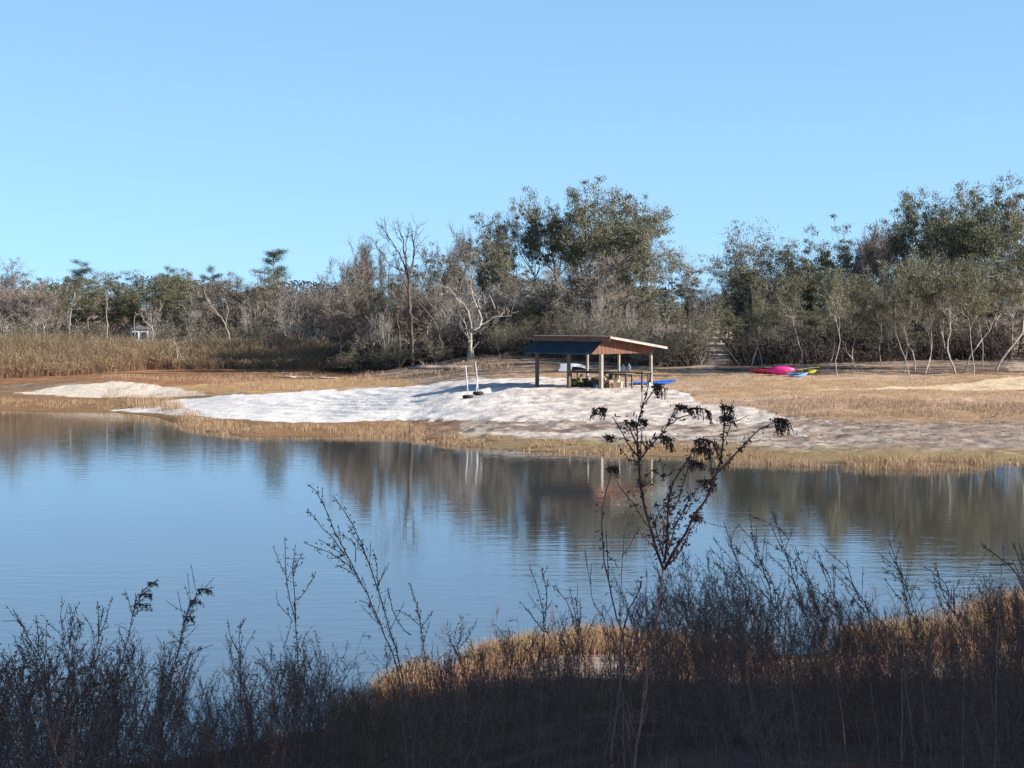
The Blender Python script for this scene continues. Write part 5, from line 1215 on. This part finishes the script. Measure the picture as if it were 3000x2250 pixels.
hero = [(main, .0052, 16),
 (z4((695, 1340), (640, 1180), (580, 950), (545, 760), (525, 600), (505, 430), (515, 360), (535, 270), (590, 150), (635, 95)), .0040, 120),
 (z4((510, 470), (455, 360), (430, 310)), .0024, 160), (z4((520, 560), (470, 500), (420, 430), (370, 335), (340, 285)), .0020, 110), (z4((530, 600), (450, 570), (380, 480)), .0014, 70),
 (z4((525, 600), (600, 500), (670, 420), (720, 360), (760, 270), (790, 215)), .0024, 130), (z4((735, 340), (800, 300), (860, 285), (900, 262)), .0018, 110),
 (z4((700, 1300), (720, 1150), (730, 950), (750, 780), (820, 650), (880, 560), (915, 500)), .0034, 230),
 (z4((700, 1350), (800, 1180), (900, 1000), (990, 860), (1040, 740), (1070, 640), (1100, 540), (1110, 400), (1110, 290), (1118, 220)), .0038, 200),
 (z4((1060, 680), (1180, 560), (1280, 450), (1370, 380), (1450, 330)), .0026, 90),
 (z4((700, 1280), (760, 1120), (800, 1000), (860, 880), (930, 790)), .0026, 240),
 (z4((690, 1260), (700, 1080), (690, 980), (640, 900), (700, 900)), .0018, 160), (z4((705, 1330), (820, 1220), (870, 1080), (940, 1000)), .0022, 220),
 (z4((600, 1060), (530, 960), (480, 880), (380, 760)), .0015, 70), (z4((655, 1230), (560, 1120), (520, 1060)), .0015, 90),
 (z4((690, 1240), (640, 1050), (620, 960)), .0018, 120), (z4((540, 760), (620, 650), (690, 700), (670, 570)), .0012, 60),
 (z4((730, 960), (790, 900), (840, 700), (870, 640)), .0016, 90)]
plant('tall_dry_weed', 'tallest dark dry weed with several drooping seed heads reaching up over the far beach', 'weed', hero, 5.2,
      [(z4((640, 130))[0][0], z4((640, 100))[0][1], 42, 34, 1), (z4((280, 260))[0][0], z4((0, 252))[0][1], 40, 28, -1), (z4((800, 220))[0][0], z4((0, 225))[0][1], 34, 20, 1), (z4((910, 250))[0][0], z4((0, 255))[0][1], 62, 34, 1),
       (z4((1120, 250))[0][0], z4((0, 235))[0][1], 28, 26, 1), (z4((1110, 300))[0][0], z4((0, 305))[0][1], 42, 26, 1), (z4((1490, 350))[0][0], z4((0, 335))[0][1], 46, 42, 1), (z4((1500, 350))[0][0], z4((0, 345))[0][1], 36, 36, 1), (z4((945, 470))[0][0], z4((0, 480))[0][1], 60, 44, 1),
       (z4((950, 500))[0][0], z4((0, 530))[0][1], 44, 34, 1), (z4((690, 460))[0][0], z4((0, 455))[0][1], 34, 38, 1), (z4((460, 350))[0][0], z4((0, 345))[0][1], 24, 24, 1), (z4((540, 330))[0][0], z4((0, 322))[0][1], 18, 18, 1),
       (z4((890, 640))[0][0], z4((0, 620))[0][1], 46, 24, 1), (z4((960, 770))[0][0], z4((0, 750))[0][1], 54, 30, 1), (z4((900, 1000))[0][0], z4((0, 990))[0][1], 36, 22, 1), (z4((300, 430))[0][0], z4((0, 435))[0][1], 24, 10, 1)],
      side=22, seed=3, budn=1.5, big=1.1)
plant('tall_dry_weed', 'thin single-stemmed dark weed left of the tallest one, curling over at its tip', 'weed',
      [([(1778, 2330), (1784, 2250), (1800, 2130), (1815, 2023), (1826, 1900), (1827, 1843)]+z4((360, 1640), (330, 1480), (295, 1330), (275, 1150), (270, 950), (300, 750), (340, 665)), .0042, 90),
       (z4((385, 1340), (350, 1290), (305, 1240))[::-1], .0012, 40), ([(1827, 1843), (1840, 1790), (1870, 1740), (1880, 1700)], .0022, 60)], 5.0,
      [(z4((330, 660))[0][0], z4((0, 660))[0][1], 34, 26, 1)], side=6, seed=5)
plant('tall_dry_weed', 'thin upright weed stem between the two dark tall weeds', 'weed', [([(1830, 2330), (1822, 2000), (1818, 1800)]+z4((400, 1450), (410, 1230), (440, 1060), (470, 940)), .0026, 50)], 6.2, side=4, seed=6)
GW = 'tall weeds standing out of the near thicket'
plant('goldenrod', 'one-sided feathery weed head left of the matching bent one, near the left edge', 'weed',
      [([(300, 2330), (312, 2150)]+z1((800, 1250), (880, 960), (960, 680), (1000, 480), (1060, 360), (1120, 290), (1180, 248)), .0050, 60)]+
      [(z1((990-60*k*0+18*k, 520-45*k), (1060+14*k, 475-48*k), (1140-4*k+rt.uniform(-8, 8), 490-50*k)), .0022, 170) for k in range(5)]+
      [(z1((985, 500), (965, 420), (930, 325)), .0020, 150), (z1((975, 640), (900, 600), (880, 590)), .0015, 60)], 9.5, [(z1((1120, 300))[0][0], z1((0, 285))[0][1], 34, 14, 1), (z1((1060, 380))[0][0], z1((0, 370))[0][1], 44, 15, 1), (z1((1030, 450))[0][0], z1((0, 450))[0][1], 48, 15, 1)], side=22, group=GW, seed=7)
plant('goldenrod', 'feathery weed head bent to the right, right of its matching neighbour near the left edge', 'weed',
      [([(440, 2330), (455, 2180)]+z1((1200, 1200), (1240, 1040), (1310, 860), (1350, 700), (1380, 560), (1430, 430), (1500, 335), (1600, 308)), .0050, 150)]+
      [(z1((1360+k*14, 660-50*k), (1410+12*k, 600-50*k), (1460+10*k, 580-56*k)), .0020, 170) for k in range(5)]+
      [(z1((1300, 880), (1400, 830), (1500, 770), (1600, 735)), .0018, 90)], 9.2, [(z1((1500, 345))[0][0], z1((0, 335))[0][1], 40, 15, 1), (z1((1440, 430))[0][0], z1((0, 420))[0][1], 32, 18, 1), (z1((1390, 560))[0][0], z1((0, 540))[0][1], 30, 18, 1)], side=30, group=GW, seed=8)
plant('dry_weed', 'weed forking into two beaded upright spikes near the left edge', 'weed',
      [([(225, 2330), (240, 2100)]+z1((650, 980), (720, 760), (735, 650), (730, 410)), .0045, 150), (z1((735, 680), (790, 560), (835, 380)), .0022, 190), (z1((720, 690), (670, 590), (615, 500)), .0018, 110), (z1((735, 640), (760, 520), (775, 470)), .0018, 120)], 9, side=8, group=GW, seed=9)
plant('dry_weed', 'weed leaning to the upper left at the far left edge', 'weed', [([(165, 2330), (150, 2050)]+z1((310, 860), (240, 740), (180, 620), (95, 470)), .0048, 110), (z1((290, 800), (285, 660), (270, 520)), .002, 110), (z1((185, 640), (140, 560), (20, 560)), .0018, 90)], 8.5, side=14, group=GW, seed=10)
plant('dry_weed', 'thin weed with a needle-like spike just right of the left corner', 'weed', [([(200, 2330), (196, 2050)]+z1((520, 900), (480, 720), (455, 560), (462, 370)), .0032, 100), (z1((540, 860), (575, 660), (600, 545)), .002, 170), (z1((510, 820), (530, 640)), .002, 130)], 9, side=9, group=GW, seed=11)
plant('arching_weed', 'long arching beaded weed, uppermost of the two left of the centre', 'weed',
      [([(1215, 2330), (1200, 2120)]+z2((1110, 1050), (1050, 850), (990, 640), (930, 470), (850, 280), (790, 180), (735, 100)), .0046, 210),
       (z2((990, 650), (985, 540), (970, 430)), .002, 150), (z2((900, 400), (850, 340), (825, 270)), .0018, 160), (z2((860, 480), (855, 380), (770, 320)), .0018, 120)], 8.2, side=10, group=GW, seed=12)
plant('arching_weed', 'branching arching weed whose tips spread to the left over open water', 'weed',
      [([(1195, 2330), (1180, 2120)]+z2((1100, 1080), (1040, 930), (1000, 840), (950, 710), (880, 570), (800, 420), (740, 300), (700, 200), (650, 100), (595, 40)), .0044, 190),
       (z2((800, 440), (760, 380), (690, 300), (590, 190)), .002, 170), (z2((865, 550), (800, 480), (720, 430), (565, 370)), .002, 160), (z2((840, 520), (790, 440), (655, 355)), .0018, 150), (z2((885, 578), (820, 530), (750, 495)), .0018, 110), (z2((965, 730), (930, 720), (880, 698)), .0016, 110)], 8.0, side=5, group=GW, seed=13)
plant('dry_weed', 'three-spiked slender weed rising from the bushy clump left of centre', 'weed',
      [([(880, 2330), (880, 2100)]+z2((530, 1000), (520, 830), (490, 720), (470, 600), (462, 480), (458, 340)), .0040, 150), (z2((465, 560), (430, 490), (390, 390)), .002, 150), (z2((520, 820), (510, 640), (500, 520), (518, 380)), .002, 170),
       (z2((505, 560), (530, 490), (556, 430)), .0016, 140), (z2((530, 700), (590, 620), (632, 540)), .0018, 130), (z2((500, 810), (440, 740), (410, 690), (408, 640)), .0016, 70)], 8.6, side=8, group=GW, seed=14)
plant('dry_weed', 'small double-spiked weed in the gap before the bushy clump', 'weed', [([(705, 2330), (703, 2150)]+z2((205, 1140), (195, 960), (203, 820)), .0035, 150), (z2((195, 1000), (150, 920), (130, 815)), .002, 140), (z2((205, 1060), (240, 960), (288, 870)), .002, 110)], 9.5, side=10, group=GW, seed=15)
plant('dry_weed', 'upright weed with a beaded spike just left of the near golden grass', 'weed', [([(1245, 2330), (1248, 2120)]+z2((1270, 1150), (1240, 900), (1210, 740), (1170, 600)), .0040, 170), (z2((1240, 860), (1270, 810), (1305, 765)), .0022, 150), (z2((1225, 840), (1150, 780), (1085, 755)), .002, 140), (z2((1180, 900), (1100, 820), (1045, 625)), .002, 130)], 8.8, side=8, group=GW, seed=16)
plant('dry_weed', 'leafless weed with two close spikes before the middle reflection', 'weed', [([(1560, 2330), (1580, 2150)]+z3((1000, 900), (1000, 560), (960, 330), (895, 150)), .0040, 150), (z3((1010, 560), (1025, 330), (980, 150)), .0024, 150), (z3((1000, 640), (900, 500), (825, 415)), .002, 110), (z3((1250, 640), (1180, 420), (1070, 300)), .002, 90)], 9.0, side=12, group=GW, seed=17)
plant('dry_weed', 'weed fanning upward from one foot under the middle reflection, right of the close spikes', 'weed', [([(1700, 2330), (1700, 2100)]+z3((1260, 800), (1265, 560), (1240, 390)), .0038, 150), (z3((1260, 640), (1275, 500), (1275, 395)), .002, 140), (z3((1255, 600), (1220, 430), (1195, 310)), .002, 140)], 9.4, side=10, group=GW, seed=18)
plant('dry_weed', 'very thin straight stem alone between the close spikes and the curled dark weed', 'weed', [([(1760, 2330), (1790, 2100)]+z3((1480, 640), (1390, 440), (1350, 280), (1345, 210), (1360, 130)), .0026, 40)], 8.0, side=4, group=GW, seed=19)
plant('green_twigged_shrub', 'dark green-twigged branch reaching in from the right edge over the water', 'shrub',
      [([(3060, 2330), (3050, 2000), (3030, 1820), (2990, 1700), (2940, 1640), (2880, 1602)], .0060, 70), ([(3010, 1740), (2995, 1670), (2975, 1610), (2960, 1585)], .003, 90), ([(2990, 1700), (2970, 1650), (2930, 1655), (2895, 1650)], .0024, 80), ([(3040, 1760), (3000, 1640), (2985, 1590)], .003, 80)], 7.5, side=16, group=GW, seed=20)
rw = random.Random(44)
LBW = ['leftmost', 'second', 'third', 'fourth', 'fifth', 'sixth', 'seventh', 'last']
for i, (px, py) in enumerate([(2120, 1530), (2200, 1560), (2262, 1500), (2330, 1600), (2395, 1610), (2480, 1640), (2602, 1578), (2740, 1650)]):
    x0 = px+rw.uniform(60, 150)
    plant('leaning_weed', 'left-leaning bare weed right of the tallest weed, %s of the eight counted from the left' % LBW[i], 'weed',
          [([(x0+60, 2330), (x0+30, 2050), (x0, 1880), (px+40, py+120), (px, py)], .0042, 90)]+
          [([(px+40+k*16, py+110+k*45), (px+20+k*14+rw.uniform(-26, 20), py+60+k*40), (px+rw.uniform(-70, 60)+k*8, py+10+k*36)], .0020, 100) for k in range(5)], rw.uniform(7.5, 11), side=16, group=GW, seed=30+i)
for i, (px, py, bx, lb) in enumerate([(2676, 1624, 2650, 'pale straw stalk in two strands right of the leaning weeds'), (2892, 1612, 2830, 'tallest pale straw stalk near the right edge'), (2935, 1640, 2925, 'short pale straw stalk close to the right edge')]):
    plant('straw_stalk', lb, 'stalk', [([(bx-10, 2330), (bx-5, 1950), (bx+5, 1740), (px, py)], .0030, 14), ([(bx+5, 1780), (px+14, py+70)], .002, 14)], 10, mats=('gold', 'gold'), group='pale straw stalks at the right', seed=50+i)
